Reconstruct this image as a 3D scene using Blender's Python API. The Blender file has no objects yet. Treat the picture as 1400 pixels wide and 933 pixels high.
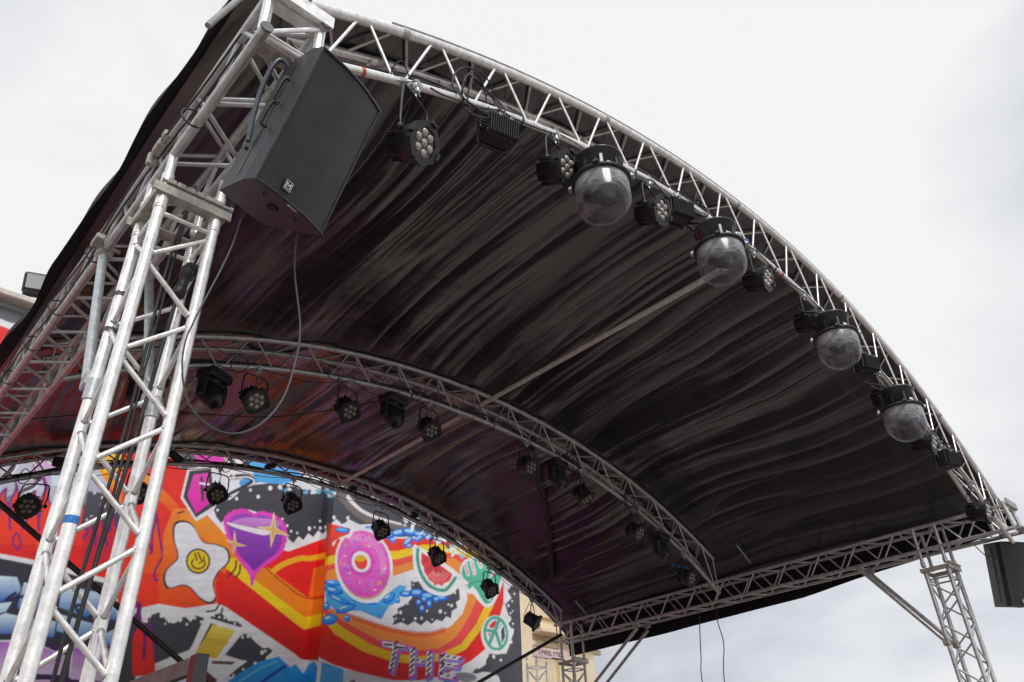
import bpy, math, random
import numpy as np
from mathutils import Vector, Matrix
random.seed(7); rng = np.random.default_rng(7)
scene = bpy.context.scene
R = math.radians
GZ = 4.493            # height of the roof beams' bottom chords above the ground (m)
W = 10.284            # outside width of the stage roof (m)

# ------------------------------------------------------------------ camera
FPX = 1052.44; CX, CY = 700.0, 466.5
yaw, pitch, roll = 0.762597, 0.56669, -0.0401337
cf = Vector((math.sin(yaw)*math.cos(pitch), math.cos(yaw)*math.cos(pitch), math.sin(pitch)))
r0 = Vector((math.cos(yaw), -math.sin(yaw), 0)); u0 = r0.cross(cf)
cr = math.cos(roll)*r0 + math.sin(roll)*u0
cu = -math.sin(roll)*r0 + math.cos(roll)*u0
CAM = Vector((-0.677577, -2.12803, -2.89311+GZ))
cd = bpy.data.cameras.new('camera'); cam = bpy.data.objects.new('camera', cd)
scene.collection.objects.link(cam)
cd.sensor_width = 36; cd.lens = FPX/1400*36; cd.clip_start = 0.05; cd.clip_end = 6000
cam.matrix_world = Matrix(((cr.x, cu.x, -cf.x, CAM.x), (cr.y, cu.y, -cf.y, CAM.y), (cr.z, cu.z, -cf.z, CAM.z), (0, 0, 0, 1)))
scene.camera = cam

# ------------------------------------------------------------------ light: bright overcast
SUN_EL, SUN_AZ = R(48), R(205)      # azimuth clockwise from +Y
w = bpy.data.worlds.new('World'); scene.world = w; w.use_nodes = True
nt = w.node_tree; nt.nodes.clear()
def N(nt, t, **k):
    n = nt.nodes.new(t)
    for a, b in k.items():
        if a.startswith('_'):
            key = a[1:]
            key = int(key) if key.isdigit() else key.replace('_', ' ')
            n.inputs[key].default_value = b
        else: setattr(n, a, b)
    return n
def lk(nt, a, b): nt.links.new(a, b)
out = N(nt, 'ShaderNodeOutputWorld'); bg = N(nt, 'ShaderNodeBackground', _Strength=0.1)
sky = N(nt, 'ShaderNodeTexSky', sky_type='NISHITA', sun_disc=False, sun_elevation=SUN_EL, sun_rotation=SUN_AZ)
tc = N(nt, 'ShaderNodeTexCoord')
mp = N(nt, 'ShaderNodeMapping'); mp.inputs['Scale'].default_value = (1.0, 1.0, 2.1); mp.inputs['Location'].default_value = (3.4, 1.3, 0.55)
n1 = N(nt, 'ShaderNodeTexNoise', _Scale=1.4, _Detail=8.0, _Roughness=0.52, _Distortion=0.35)
cr1 = N(nt, 'ShaderNodeValToRGB')
e = cr1.color_ramp.elements
e[0].position = 0.36; e[0].color = (5.5, 5.8, 6.4, 1)
e[1].position = 0.57; e[1].color = (9.3, 9.3, 9.35, 1)
m1 = e.new(0.45) if hasattr(e, 'new') else None
m1.color = (7.5, 7.7, 8.15, 1)
mix = N(nt, 'ShaderNodeMix', data_type='RGBA'); mix.inputs['Factor'].default_value = 0.97
lk(nt, tc.outputs['Generated'], mp.inputs['Vector']); lk(nt, mp.outputs[0], n1.inputs['Vector'])
lk(nt, n1.outputs['Fac'], cr1.inputs[0]); lk(nt, sky.outputs[0], mix.inputs[6]); lk(nt, cr1.outputs[0], mix.inputs[7])
lk(nt, mix.outputs[2], bg.inputs['Color']); lk(nt, bg.outputs[0], out.inputs[0])
sl = bpy.data.lights.new('sun', 'SUN'); sl.energy = 2.3; sl.angle = R(22); sl.color = (1.0, 0.97, 0.93)
so = bpy.data.objects.new('sun', sl); scene.collection.objects.link(so)
sd = Vector((math.sin(SUN_AZ)*math.cos(SUN_EL), math.cos(SUN_AZ)*math.cos(SUN_EL), math.sin(SUN_EL)))
so.rotation_euler = (-sd).to_track_quat('-Z', 'Y').to_euler(); so.location = (0, -5, 20)
vs = scene.view_settings; vs.view_transform = 'Standard'; vs.look = 'None'; vs.exposure = 0.0; vs.gamma = 1.0; vs.use_curve_mapping = False
scene.render.resolution_x = 1024; scene.render.resolution_y = 682
try:
    scene.cycles.max_bounces = 10; scene.cycles.transparent_max_bounces = 12
except Exception: pass

# ------------------------------------------------------------------ helpers
COL = scene.collection
def tag(o, label=None, cat=None, group=None, kind=None):
    if label: o['label'] = label
    if cat: o['category'] = cat
    if group: o['group'] = group
    if kind: o['kind'] = kind
    return o
def empty(name, loc=(0, 0, 0), rot=(0, 0, 0)):
    o = bpy.data.objects.new(name, None); COL.objects.link(o); o.empty_display_size = 0.1
    o.location = loc; o.rotation_euler = rot; return o
def org(o):
    v = Vector((0, 0, 0))
    while o is not None: v += o.location; o = o.parent
    return v
class MB:
    """collects geometry, then links it as one mesh object"""
    def __init__(s): s.v = []; s.f = []; s.smooth = []
    def add(s, vs, fs, sm=False):
        b = len(s.v); s.v += [tuple(p) for p in vs]; s.f += [tuple(i+b for i in f) for f in fs]; s.smooth += [sm]*len(fs); return s
    def tube(s, path, r, n=10, cap=True):
        P = [Vector(p) for p in path]; vs = []; fs = []
        t = (P[1]-P[0]).normalized(); a = t.orthogonal().normalized()
        for i, p in enumerate(P):
            t = (P[min(i+1, len(P)-1)]-P[max(i-1, 0)]).normalized()
            a = (a - t*a.dot(t)).normalized(); b = t.cross(a)
            rr = r[i] if isinstance(r, (list, tuple)) else r
            for k in range(n):
                q = 2*math.pi*k/n; vs.append(p + (a*math.cos(q)+b*math.sin(q))*rr)
        for i in range(len(P)-1):
            for k in range(n):
                fs.append((i*n+k, i*n+(k+1) % n, (i+1)*n+(k+1) % n, (i+1)*n+k))
        s.add(vs, fs, True)
        if cap:
            m = (len(P)-1)*n
            s.add(vs[:n], [tuple(reversed(range(n)))]); s.add(vs[m:m+n], [tuple(range(n))])
        return s
    def box(s, c, size, M=None, bevel=0.0):
        c = Vector(c); h = Vector(size)/2
        if bevel <= 0:
            vs = [Vector((x*h.x, y*h.y, z*h.z)) for x in (-1, 1) for y in (-1, 1) for z in (-1, 1)]
            fs = [(0, 1, 3, 2), (4, 6, 7, 5), (0, 4, 5, 1), (2, 3, 7, 6), (0, 2, 6, 4), (1, 5, 7, 3)]
        else:
            vs = []; b = bevel; idx = {}
            for sx in (-1, 1):
                for sy in (-1, 1):
                    for sz in (-1, 1):
                        for ax in range(3):
                            p = [sx*(h.x-b), sy*(h.y-b), sz*(h.z-b)]; p[ax] = (sx*h.x, sy*h.y, sz*h.z)[ax]
                            idx[(sx, sy, sz, ax)] = len(vs); vs.append(Vector(p))
            I = idx; fs = []
            for sg in (-1, 1):
                fs.append([I[(sg, a, b2, 0)] for a, b2 in ((-1, -1), (1, -1), (1, 1), (-1, 1))][::sg])
                fs.append([I[(a, sg, b2, 1)] for a, b2 in ((-1, -1), (-1, 1), (1, 1), (1, -1))][::sg])
                fs.append([I[(a, b2, sg, 2)] for a, b2 in ((-1, -1), (1, -1), (1, 1), (-1, 1))][::sg])
            for a in (-1, 1):
                for b2 in (-1, 1):
                    fs.append([I[(a, b2, -1, 0)], I[(a, b2, 1, 0)], I[(a, b2, 1, 1)], I[(a, b2, -1, 1)]])
                    fs.append([I[(a, -1, b2, 0)], I[(a, 1, b2, 0)], I[(a, 1, b2, 2)], I[(a, -1, b2, 2)]])
                    fs.append([I[(-1, a, b2, 1)], I[(1, a, b2, 1)], I[(1, a, b2, 2)], I[(-1, a, b2, 2)]])
                    for c2 in (-1, 1): fs.append([I[(a, b2, c2, 0)], I[(a, b2, c2, 1)], I[(a, b2, c2, 2)]])
        if M is not None: vs = [M @ v for v in vs]
        return s.add([v+c for v in vs], [tuple(f) for f in fs])
    def lathe(s, prof, c=(0, 0, 0), ax=(0, 0, 1), n=24, sm=True):
        """prof: list of (radius, distance along axis)"""
        A = Vector(ax).normalized(); a = A.orthogonal().normalized(); b = A.cross(a); c = Vector(c); vs = []; fs = []
        for r, d in prof:
            for k in range(n):
                q = 2*math.pi*k/n; vs.append(c + A*d + (a*math.cos(q)+b*math.sin(q))*r)
        for i in range(len(prof)-1):
            for k in range(n): fs.append((i*n+k, i*n+(k+1) % n, (i+1)*n+(k+1) % n, (i+1)*n+k))
        return s.add(vs, fs, sm)
    def build(s, name, mat, parent=None, loc=None):
        o0 = org(parent) if parent is not None else Vector((0, 0, 0))
        if loc is not None: o0 = o0*0 + (Vector(loc))
        me = bpy.data.meshes.new(name); me.from_pydata([tuple(Vector(p)-o0) for p in s.v], [], s.f)
        me.polygons.foreach_set('use_smooth', s.smooth); me.update()
        if mat: me.materials.append(mat)
        o = bpy.data.objects.new(name, me); COL.objects.link(o)
        if parent is not None: o.parent = parent
        elif loc is not None: o.location = loc
        return o
_unit = {}
def rod(name, p, q, r, mat, parent=None, n=8):
    """a straight round bar; all bars of a material share one unit mesh"""
    key = (mat.name, n)
    if key not in _unit:
        b = MB(); b.tube([(0, 0, 0), (0, 0, 1)], 1.0, n); me = bpy.data.meshes.new('round_bar')
        me.from_pydata([tuple(v) for v in b.v], [], b.f); me.polygons.foreach_set('use_smooth', b.smooth); me.materials.append(mat); _unit[key] = me
    o = bpy.data.objects.new(name, _unit[key]); COL.objects.link(o)
    p, q = Vector(p), Vector(q); d = q-p
    o0 = org(parent) if parent is not None else Vector((0, 0, 0))
    o.location = p-o0; o.rotation_euler = d.to_track_quat('Z', 'Y').to_euler(); o.scale = (r, r, d.length)
    if parent is not None: o.parent = parent
    return o
def copy_tree(o, parent=None):
    c = o.copy(); COL.objects.link(c); c.parent = parent
    for ch in list(o.children): copy_tree(ch, c)
    return c
def cr_spline(pts, k=6, closed=False):
    P = [np.array(p, float) for p in pts]; n = len(P); o = []
    rngi = range(n if closed else n-1)
    for i in rngi:
        p0 = P[(i-1) % n] if closed or i > 0 else P[0]; p1 = P[i]; p2 = P[(i+1) % n]; p3 = P[(i+2) % n] if closed or i+2 < n else P[-1]
        for j in range(k):
            t = j/k; o.append(0.5*((2*p1)+(-p0+p2)*t+(2*p0-5*p1+4*p2-p3)*t*t+(-p0+3*p1-3*p2+p3)*t**3))
    if not closed: o.append(P[-1])
    return o
def S(x, y, z): return Vector((x, y, z+GZ))        # stage coordinates (z from the beams' bottom chord)

# ------------------------------------------------------------------ materials
def mat(name, col, rough=0.5, metal=0.0, noise=0.0, nscale=8.0, bump=0.0, bscale=60.0, spec=0.5, rvar=0.0, **kw):
    m = bpy.data.materials.new(name); m.use_nodes = True; t = m.node_tree; b = t.nodes['Principled BSDF']
    b.inputs['Base Color'].default_value = (*col, 1); b.inputs['Roughness'].default_value = rough; b.inputs['Metallic'].default_value = metal
    b.inputs['Specular IOR Level'].default_value = spec
    g = N(t, 'ShaderNodeTexCoord'); geo = N(t, 'ShaderNodeNewGeometry')
    if noise > 0:
        n = N(t, 'ShaderNodeTexNoise', _Scale=nscale, _Detail=6.0, _Roughness=0.6); lk(t, geo.outputs['Position'], n.inputs['Vector'])
        mr = N(t, 'ShaderNodeMapRange', _3=1-noise, _4=1+noise*0.6); mr.inputs[1].default_value = 0.3; mr.inputs[2].default_value = 0.7
        lk(t, n.outputs['Fac'], mr.inputs[0])
        mx = N(t, 'ShaderNodeMix', data_type='RGBA', blend_type='MULTIPLY'); mx.inputs[0].default_value = 1
        mx.inputs[6].default_value = (*col, 1); lk(t, mr.outputs[0], mx.inputs[7]); lk(t, mx.outputs[2], b.inputs['Base Color'])
        if rvar > 0:
            m2 = N(t, 'ShaderNodeMapRange', _3=rough-rvar, _4=rough+rvar); lk(t, n.outputs['Fac'], m2.inputs[0]); lk(t, m2.outputs[0], b.inputs['Roughness'])
    if bump > 0:
        n = N(t, 'ShaderNodeTexNoise', _Scale=bscale, _Detail=4.0); lk(t, geo.outputs['Position'], n.inputs['Vector'])
        bp = N(t, 'ShaderNodeBump', _Strength=bump, _Distance=0.01); lk(t, n.outputs['Fac'], bp.inputs['Height']); lk(t, bp.outputs[0], b.inputs['Normal'])
    return m
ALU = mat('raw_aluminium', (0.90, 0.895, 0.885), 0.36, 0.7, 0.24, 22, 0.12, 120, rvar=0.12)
ALU2 = mat('shaded_aluminium', (0.57, 0.58, 0.58), 0.42, 0.65, 0.3, 16, 0.1, 90, rvar=0.1)  # darker copy of the truss aluminium, with the dim surroundings put into its colour
WELD = mat('weld_bead', (0.5, 0.5, 0.5), 0.55, 0.6, 0.3, 60)
GALV = mat('galvanised_steel', (0.50, 0.54, 0.56), 0.4, 0.6, 0.25, 30, rvar=0.1)
POLE = mat('pole_aluminium', (0.70, 0.68, 0.65), 0.5, 0.3, 0.25, 18)
STEEL = mat('dull_steel_plate', (0.42, 0.40, 0.36), 0.55, 0.4, 0.35, 25, 0.15, 80)
BLK = mat('black_plastic', (0.018, 0.018, 0.02), 0.5, 0, 0.3, 20, 0.1, 200)
BLKG = mat('black_gloss_metal', (0.028, 0.029, 0.036), 0.24, 0.0, 0.3, 20)
RUB = mat('cable_rubber', (0.02, 0.02, 0.022), 0.55, 0, 0.2, 30)
GREYC = mat('grey_cable', (0.055, 0.058, 0.065), 0.5, 0, 0.2, 30)
BOX = mat('speaker_paint', (0.019, 0.020, 0.026), 0.36, 0, 0.25, 14, 0.35, 420)
BLUET = mat('blue_tape', (0.03, 0.19, 0.55), 0.6, 0, 0.25, 60)
ORT = mat('orange_tape', (0.62, 0.11, 0.04), 0.6, 0, 0.25, 60)
GRYT = mat('dark_tape', (0.06, 0.06, 0.06), 0.55, 0, 0.2, 60)
WHT = mat('white_print', (0.75, 0.75, 0.75), 0.5)
LENS = mat('led_lens', (0.40, 0.37, 0.35), 0.15, 0.3, 0.3, 90, spec=0.8)
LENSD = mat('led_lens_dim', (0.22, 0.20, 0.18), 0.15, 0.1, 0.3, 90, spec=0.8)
FACE = mat('lamp_face', (0.10, 0.095, 0.095), 0.4, 0, 0.3, 60)
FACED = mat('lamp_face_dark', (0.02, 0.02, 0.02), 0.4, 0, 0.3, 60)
DARKGL = mat('dark_glass', (0.01, 0.01, 0.012), 0.06, 0, spec=0.7)
BLUEP = mat('blue_plug', (0.01, 0.07, 0.22), 0.4)
CONC = mat('concrete_paving', (0.25, 0.215, 0.20), 0.85, 0, 0.2, 3, 0.3, 30)
DECK = mat('stage_deck_board', (0.06, 0.05, 0.05), 0.6, 0, 0.25, 3)
def grille_mat():
    m = mat('perforated_grille', (0.03, 0.03, 0.033), 0.45, 0.2); t = m.node_tree; b = t.nodes['Principled BSDF']
    tc = N(t, 'ShaderNodeTexCoord'); sx = N(t, 'ShaderNodeSeparateXYZ'); lk(t, tc.outputs['Object'], sx.inputs[0])
    def wv(out_, sc, ph=0):
        a = N(t, 'ShaderNodeMath', operation='MULTIPLY_ADD', _1=sc, _2=ph); lk(t, out_, a.inputs[0])
        s_ = N(t, 'ShaderNodeMath', operation='SINE'); lk(t, a.outputs[0], s_.inputs[0]); return s_.outputs[0]
    k = 2*math.pi/0.0095
    mu = N(t, 'ShaderNodeMath', operation='MULTIPLY'); lk(t, wv(sx.outputs['X'], k), mu.inputs[0]); lk(t, wv(sx.outputs['Z'], k), mu.inputs[1])
    mr = N(t, 'ShaderNodeMapRange'); mr.inputs[1].default_value = -0.15; mr.inputs[2].default_value = 0.25; lk(t, mu.outputs[0], mr.inputs[0])
    mx = N(t, 'ShaderNodeMix', data_type='RGBA'); mx.inputs[6].default_value = (0.075, 0.075, 0.08, 1); mx.inputs[7].default_value = (0.004, 0.004, 0.005, 1)
    nn = N(t, 'ShaderNodeTexNoise', _Scale=9.0, _Detail=5.0); lk(t, tc.outputs['Object'], nn.inputs['Vector'])
    mm = N(t, 'ShaderNodeMix', data_type='RGBA', blend_type='MULTIPLY'); mm.inputs[0].default_value = 0.7
    lk(t, mr.outputs[0], mx.inputs[0]); lk(t, mx.outputs[2], mm.inputs[6]); lk(t, nn.outputs['Fac'], mm.inputs[7]); lk(t, mm.outputs[2], b.inputs['Base Color'])
    return m
GRILLE = grille_mat()
def dome_mat():
    m = bpy.data.materials.new('dusty_highlit_plastic'); m.use_nodes = True; t = m.node_tree; t.nodes.clear()
    o = N(t, 'ShaderNodeOutputMaterial'); tr = N(t, 'ShaderNodeBsdfTransparent'); tr.inputs[0].default_value = (0.80, 0.79, 0.85, 1)
    gl = N(t, 'ShaderNodeBsdfGlossy', _Roughness=0.16); df = N(t, 'ShaderNodeBsdfDiffuse'); df.inputs[0].default_value = (0.74, 0.74, 0.79, 1)
    fr0 = N(t, 'ShaderNodeLayerWeight', _Blend=0.5); fr1 = N(t, 'ShaderNodeMath', operation='POWER', _1=3.0); lk(t, fr0.outputs['Facing'], fr1.inputs[0]); fr = N(t, 'ShaderNodeMath', operation='MULTIPLY_ADD', _1=0.40, _2=0.04); lk(t, fr1.outputs[0], fr.inputs[0]); geo = N(t, 'ShaderNodeNewGeometry'); tc = N(t, 'ShaderNodeTexCoord')
    n = N(t, 'ShaderNodeTexNoise', _Scale=5.0, _Detail=6.0, _Roughness=0.65, _Distortion=1.5); lk(t, tc.outputs['Object'], n.inputs['Vector'])
    sz = N(t, 'ShaderNodeSeparateXYZ'); lk(t, tc.outputs['Object'], sz.inputs[0]); ad = N(t, 'ShaderNodeMath', operation='MULTIPLY_ADD', _1=1.3); lk(t, sz.outputs['Z'], ad.inputs[0]); lk(t, n.outputs['Fac'], ad.inputs[2])  # dust haze thickens towards the top, painting in the pale upper highlight
    mr = N(t, 'ShaderNodeMapRange', _3=0.04, _4=0.56); mr.inputs[1].default_value = 0.22; mr.inputs[2].default_value = 0.68; lk(t, ad.outputs[0], mr.inputs[0])
    a = N(t, 'ShaderNodeMixShader'); b = N(t, 'ShaderNodeMixShader')
    lk(t, mr.outputs[0], a.inputs[0]); lk(t, tr.outputs[0], a.inputs[1]); lk(t, df.outputs[0], a.inputs[2])
    lk(t, fr.outputs[0], b.inputs[0]); lk(t, a.outputs[0], b.inputs[1]); lk(t, gl.outputs[0], b.inputs[2]); lk(t, b.outputs[0], o.inputs[0])
    return m
DOME = dome_mat()
def fabric_mat():
    m = bpy.data.materials.new('black_coated_fabric'); m.use_nodes = True; t = m.node_tree; b = t.nodes['Principled BSDF']
    geo = N(t, 'ShaderNodeNewGeometry'); tc = N(t, 'ShaderNodeTexCoord')
    mp = N(t, 'ShaderNodeMapping'); mp.inputs['Scale'].default_value = (1, 0.5, 1); lk(t, geo.outputs['Position'], mp.inputs[0])
    n = N(t, 'ShaderNodeTexNoise', _Scale=2.2, _Detail=8.0, _Roughness=0.65); lk(t, mp.outputs[0], n.inputs['Vector'])
    cr_ = N(t, 'ShaderNodeValToRGB'); lk(t, n.outputs['Fac'], cr_.inputs[0])
    cr_.color_ramp.elements[0].color = (0.006, 0.005, 0.006, 1); cr_.color_ramp.elements[1].color = (0.020, 0.016, 0.018, 1)
    cr_.color_ramp.elements[0].position = 0.35; cr_.color_ramp.elements[1].position = 0.7
    sp = N(t, 'ShaderNodeTexVoronoi', _Scale=3.2); lk(t, geo.outputs['Position'], sp.inputs['Vector'])
    lt = N(t, 'ShaderNodeMath', operation='LESS_THAN', _1=0.024); lk(t, sp.outputs['Distance'], lt.inputs[0])
    mx = N(t, 'ShaderNodeMix', data_type='RGBA'); mx.inputs[7].default_value = (0.16, 0.15, 0.15, 1)
    lk(t, lt.outputs[0], mx.inputs[0]); lk(t, cr_.outputs[0], mx.inputs[6]); lk(t, mx.outputs[2], b.inputs['Base Color'])
    b.inputs['Specular IOR Level'].default_value = 0.95; b.inputs['IOR'].default_value = 1.62
    mr = N(t, 'ShaderNodeMapRange', _3=0.19, _4=0.32); lk(t, n.outputs['Fac'], mr.inputs[0]); lk(t, mr.outputs[0], b.inputs['Roughness'])
    n2 = N(t, 'ShaderNodeTexNoise', _Scale=9.0, _Detail=6.0, _Roughness=0.6); lk(t, mp.outputs[0], n2.inputs['Vector'])
    bp = N(t, 'ShaderNodeBump', _Strength=0.18, _Distance=0.012); lk(t, n2.outputs['Fac'], bp.inputs['Height']); lk(t, bp.outputs[0], b.inputs['Normal'])
    return m
FAB = fabric_mat()
FABM = mat('matte_flap_fabric', (0.010, 0.009, 0.010), 0.7, 0, 0.3, 6, 0.2, 25, spec=0.25)
FABH = mat('fabric_hem', (0.30, 0.30, 0.29), 0.6, 0, 0.3, 20)

# ------------------------------------------------------------------ ground and deck (below the frame)
b = MB(); b.add([(-3000, -3000, 0), (3000, -3000, 0), (3000, 3000, 0), (-3000, 3000, 0)], [(0, 1, 2, 3)])
tag(b.build('ground', CONC), kind='structure')
b = MB(); b.box((W/2, 4.9, 0.55), (W-0.9, 6.6, 1.1), bevel=0.02)
tag(b.build('stage_deck', DECK), 'low black stage platform standing under the curved roof', 'stage')

# ------------------------------------------------------------------ roof arches: measured chord curves  z = poly(x)
AU = [-0.0003939419, 0.005904123, -0.0851816, 0.6284588, 0.8545932]
AL = [-6.161633e-05, 0.0007915317, -0.0654792, 0.5961595, 0.405623]
BU = [-0.0002978702, 0.006326325, -0.09737522, 0.636617, 0.5791036]
BL = [-0.0005821699, 0.0118756, -0.1341011, 0.7180012, 0.1877505]
CU = [-0.000226708, 0.005139834, -0.09467646, 0.6398302, 0.5831497]
CL = [-8.239949e-05, 0.002921343, -0.08700101, 0.6471683, 0.2667964]
def pv(c, x):
    return np.polyval(c, x)
ARCH = [(0.504, AU, AL), (4.554, BU, BL), (7.879, CU, CL)]
def arc_param(c, x0, x1, ds):
    xs = np.linspace(x0, x1, 2000); zs = pv(c, xs); s = np.concatenate([[0], np.cumsum(np.hypot(np.diff(xs), np.diff(zs)))])
    n = max(2, int(round(s[-1]/ds))); return np.interp(np.linspace(0, s[-1], n+1), s, xs)

def arch_truss(y0, U, L, x0, x1, depth, label, m, group, phase, step=0.30):
    t = empty('arch_truss', S(x0, y0, float(pv(L, x0)))); tag(t, label, 'truss', group)
    xs = np.linspace(x0, x1, 64)
    rods = []
    for y, c in ((y0, U), (y0, L), (y0+depth, U)):      # three chords: two above, one below
        if True:
            rr = 0.032 if (c is AU) else 0.0265
            b = MB(); b.tube([S(x, y, float(pv(c, x))) for x in xs], rr, 14); b.build('chord', m, t)
            for xx in np.arange(x0+0.62, x1-0.3, 2.02):  # coupler sleeves along the chord
                k = MB(); k.tube([S(xx, y, float(pv(c, xx))), S(xx+0.045, y, float(pv(c, xx+0.045)))], rr+0.0035, 14); k.build('coupler', WELD, t)
    mid = [(a+b_)/2 for a, b_ in zip(U, L)]
    nx = arc_param(mid, x0+0.08, x1-0.05, step)
    g = 0.035
    def P(c, y, x): return S(x, y, float(pv(c, x)))
    for j, yu in enumerate((y0, y0+depth)):
        for i in range(len(nx)-1):
            up = (i+j+phase) % 2 == 0
            rods.append((P(L, y0, nx[i]+g), P(U, yu, nx[i+1]-g)) if up else (P(U, yu, nx[i]+g), P(L, y0, nx[i+1]-g)))
        rods.append((P(L, y0, x0+0.03), P(U, yu, x0+0.03))); rods.append((P(L, y0, x1-0.02), P(U, yu, x1-0.02)))
    for i in range(0, len(nx)-1):
        a, b_ = (y0, y0+depth) if i % 2 == 0 else (y0+depth, y0)
        rods.append((P(U, a, nx[i]+g), P(U, b_, nx[i+1]-g)))
    for p, q in rods[:290]: rod('lattice_bar', p, q, 0.0105, m, t)
    return t, nx
GA = 'arched trusses that carry the roof'
archA, nxA = arch_truss(0.504, AU, AL, 0.36, 10.16, 0.29, 'front arched aluminium truss with the five clear dome lights hanging below it', ALU, GA, 0)
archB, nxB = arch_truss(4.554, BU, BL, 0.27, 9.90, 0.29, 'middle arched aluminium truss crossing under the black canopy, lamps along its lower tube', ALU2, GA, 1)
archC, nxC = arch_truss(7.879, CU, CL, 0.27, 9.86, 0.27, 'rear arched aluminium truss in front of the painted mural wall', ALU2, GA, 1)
# paint mark / tape rings on the front arch
def ring(name, c, y, x, m, wd, parent, r=0.0275):
    b = MB(); b.tube([S(x, y, float(pv(c, x))), S(x+wd, y, float(pv(c, x+wd)))], r, 12, False); return b.build(name, m, parent)
ring('orange_tape', AL, 0.504, 0.72, ORT, 0.025, archA)
ring('orange_tape', AL, 0.504, 5.62, ORT, 0.03, archA)
ring('orange_tape', AL, 0.504, 9.72, ORT, 0.03, archA)
ring('red_tape', BL, 4.554, 2.43, ORT, 0.02, archB)
for xx in (1.3, 3.0, 4.0, 5.3): ring('tape', BL, 4.554, xx, GRYT, 0.02, archB)

# ------------------------------------------------------------------ straight side beams
CAPM = mat('grey_end_cap', (0.16, 0.17, 0.19), 0.45, 0.3, 0.2, 30)
def box_beam(name, p0, p1, ux, uz, label, m, group=None, step=0.25, r=0.025, rw=0.0115, phase=0, skip=(), cat='truss', caps=True):
    """four chords from p0 to p1, section vectors ux and uz"""
    p0, p1, ux, uz = map(Vector, (p0, p1, ux, uz)); t = empty(name, p0); tag(t, label, cat, group)
    L = (p1-p0).length; d = (p1-p0)/L
    offs = [Vector((0, 0, 0)), ux, ux+uz, uz]
    for o_ in offs:
        b = MB(); b.tube([p0+o_, p1+o_], r, 14); b.build('chord', m, t)
        if caps:
            for e_ in (p0+o_-d*0.002, p1+o_+d*0.002): b = MB(); b.tube([e_-d*0.006, e_+d*0.006], r*1.12, 14); b.build('end_cap', CAPM, t)
    n = int(L/step); g = step*0.10
    for k in range(4):
        a, b_ = offs[k], offs[(k+1) % 4]
        if k in skip: continue
        for i in range(n):
            s0, s1 = i*step+0.06, (i+1)*step+0.06
            if s1 > L-0.02: break
            A, B = (a, b_) if (i+k+phase) % 2 == 0 else (b_, a)
            rod('lattice_bar', p0+A+d*(s0+g), p0+B+d*(s1-g), rw, m, t)
        for s0 in (0.03, L-0.03): rod('lattice_bar', p0+a+d*s0, p0+b_+d*s0, rw, m, t)
    return t
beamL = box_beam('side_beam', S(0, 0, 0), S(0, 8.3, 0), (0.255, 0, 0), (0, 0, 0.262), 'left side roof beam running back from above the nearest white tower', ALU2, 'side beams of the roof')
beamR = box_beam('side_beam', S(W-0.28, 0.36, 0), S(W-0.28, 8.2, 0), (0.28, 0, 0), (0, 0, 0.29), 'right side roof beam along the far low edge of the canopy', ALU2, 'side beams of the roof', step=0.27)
# near corner: front plate bar, uprights
b = MB(); b.box(S(0.14, -0.005, 0.285), (0.30, 0.012, 0.075)); b.box(S(0.14, 0.05, 0.26), (0.28, 0.10, 0.012)); b.build('corner_plate', ALU, beamL)
b = MB(); b.box(S(0.13, 0.09, -0.012), (0.30, 0.09, 0.012)); b.build('corner_plate', STEEL, beamL)
for x_ in (0.0, 0.255):
    rod('corner_post', S(x_, 0.045, 0.02), S(x_, 0.045, 0.25), 0.024, ALU, beamL, 12)
    rod('corner_post', S(x_, 0.045, 0.27), S(x_+0.08, 0.30, 0.62), 0.02, ALU, beamL, 12)
rod('corner_post', S(0.02, 0.045, 0.0), S(0.24, 0.045, -0.005), 0.022, ALU, beamL, 12)
rod('corner_post', S(0.02, 0.03, 0.02), S(0.24, 0.03, 0.24), 0.011, ALU, beamL)
for (p, q) in ((S(0.30, 0.14, 0.0), S(0.36, 0.50, 0.50)), (S(0.29, 0.12, 0.26), S(0.37, 0.50, 0.98)), (S(0.36, 0.5, 0.55), S(0.27, 0.3, 0.2))):
    rod('corner_post', p, q, 0.019, ALU, beamL, 12)
# far corner block on the right: uprights and a plate
for y_ in (0.38, 0.62):
    for x_ in (W-0.28, W): rod('corner_post', S(x_, y_, 0.0), S(x_-0.02, y_+0.03, 0.33), 0.024, ALU2, beamR, 12)
b = MB(); b.box(S(W-0.14, 0.33, -0.03), (0.42, 0.10, 0.02)); b.box(S(W-0.14, 0.36, 0.32), (0.36, 0.02, 0.08)); b.build('corner_plate', STEEL, beamR)

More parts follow.
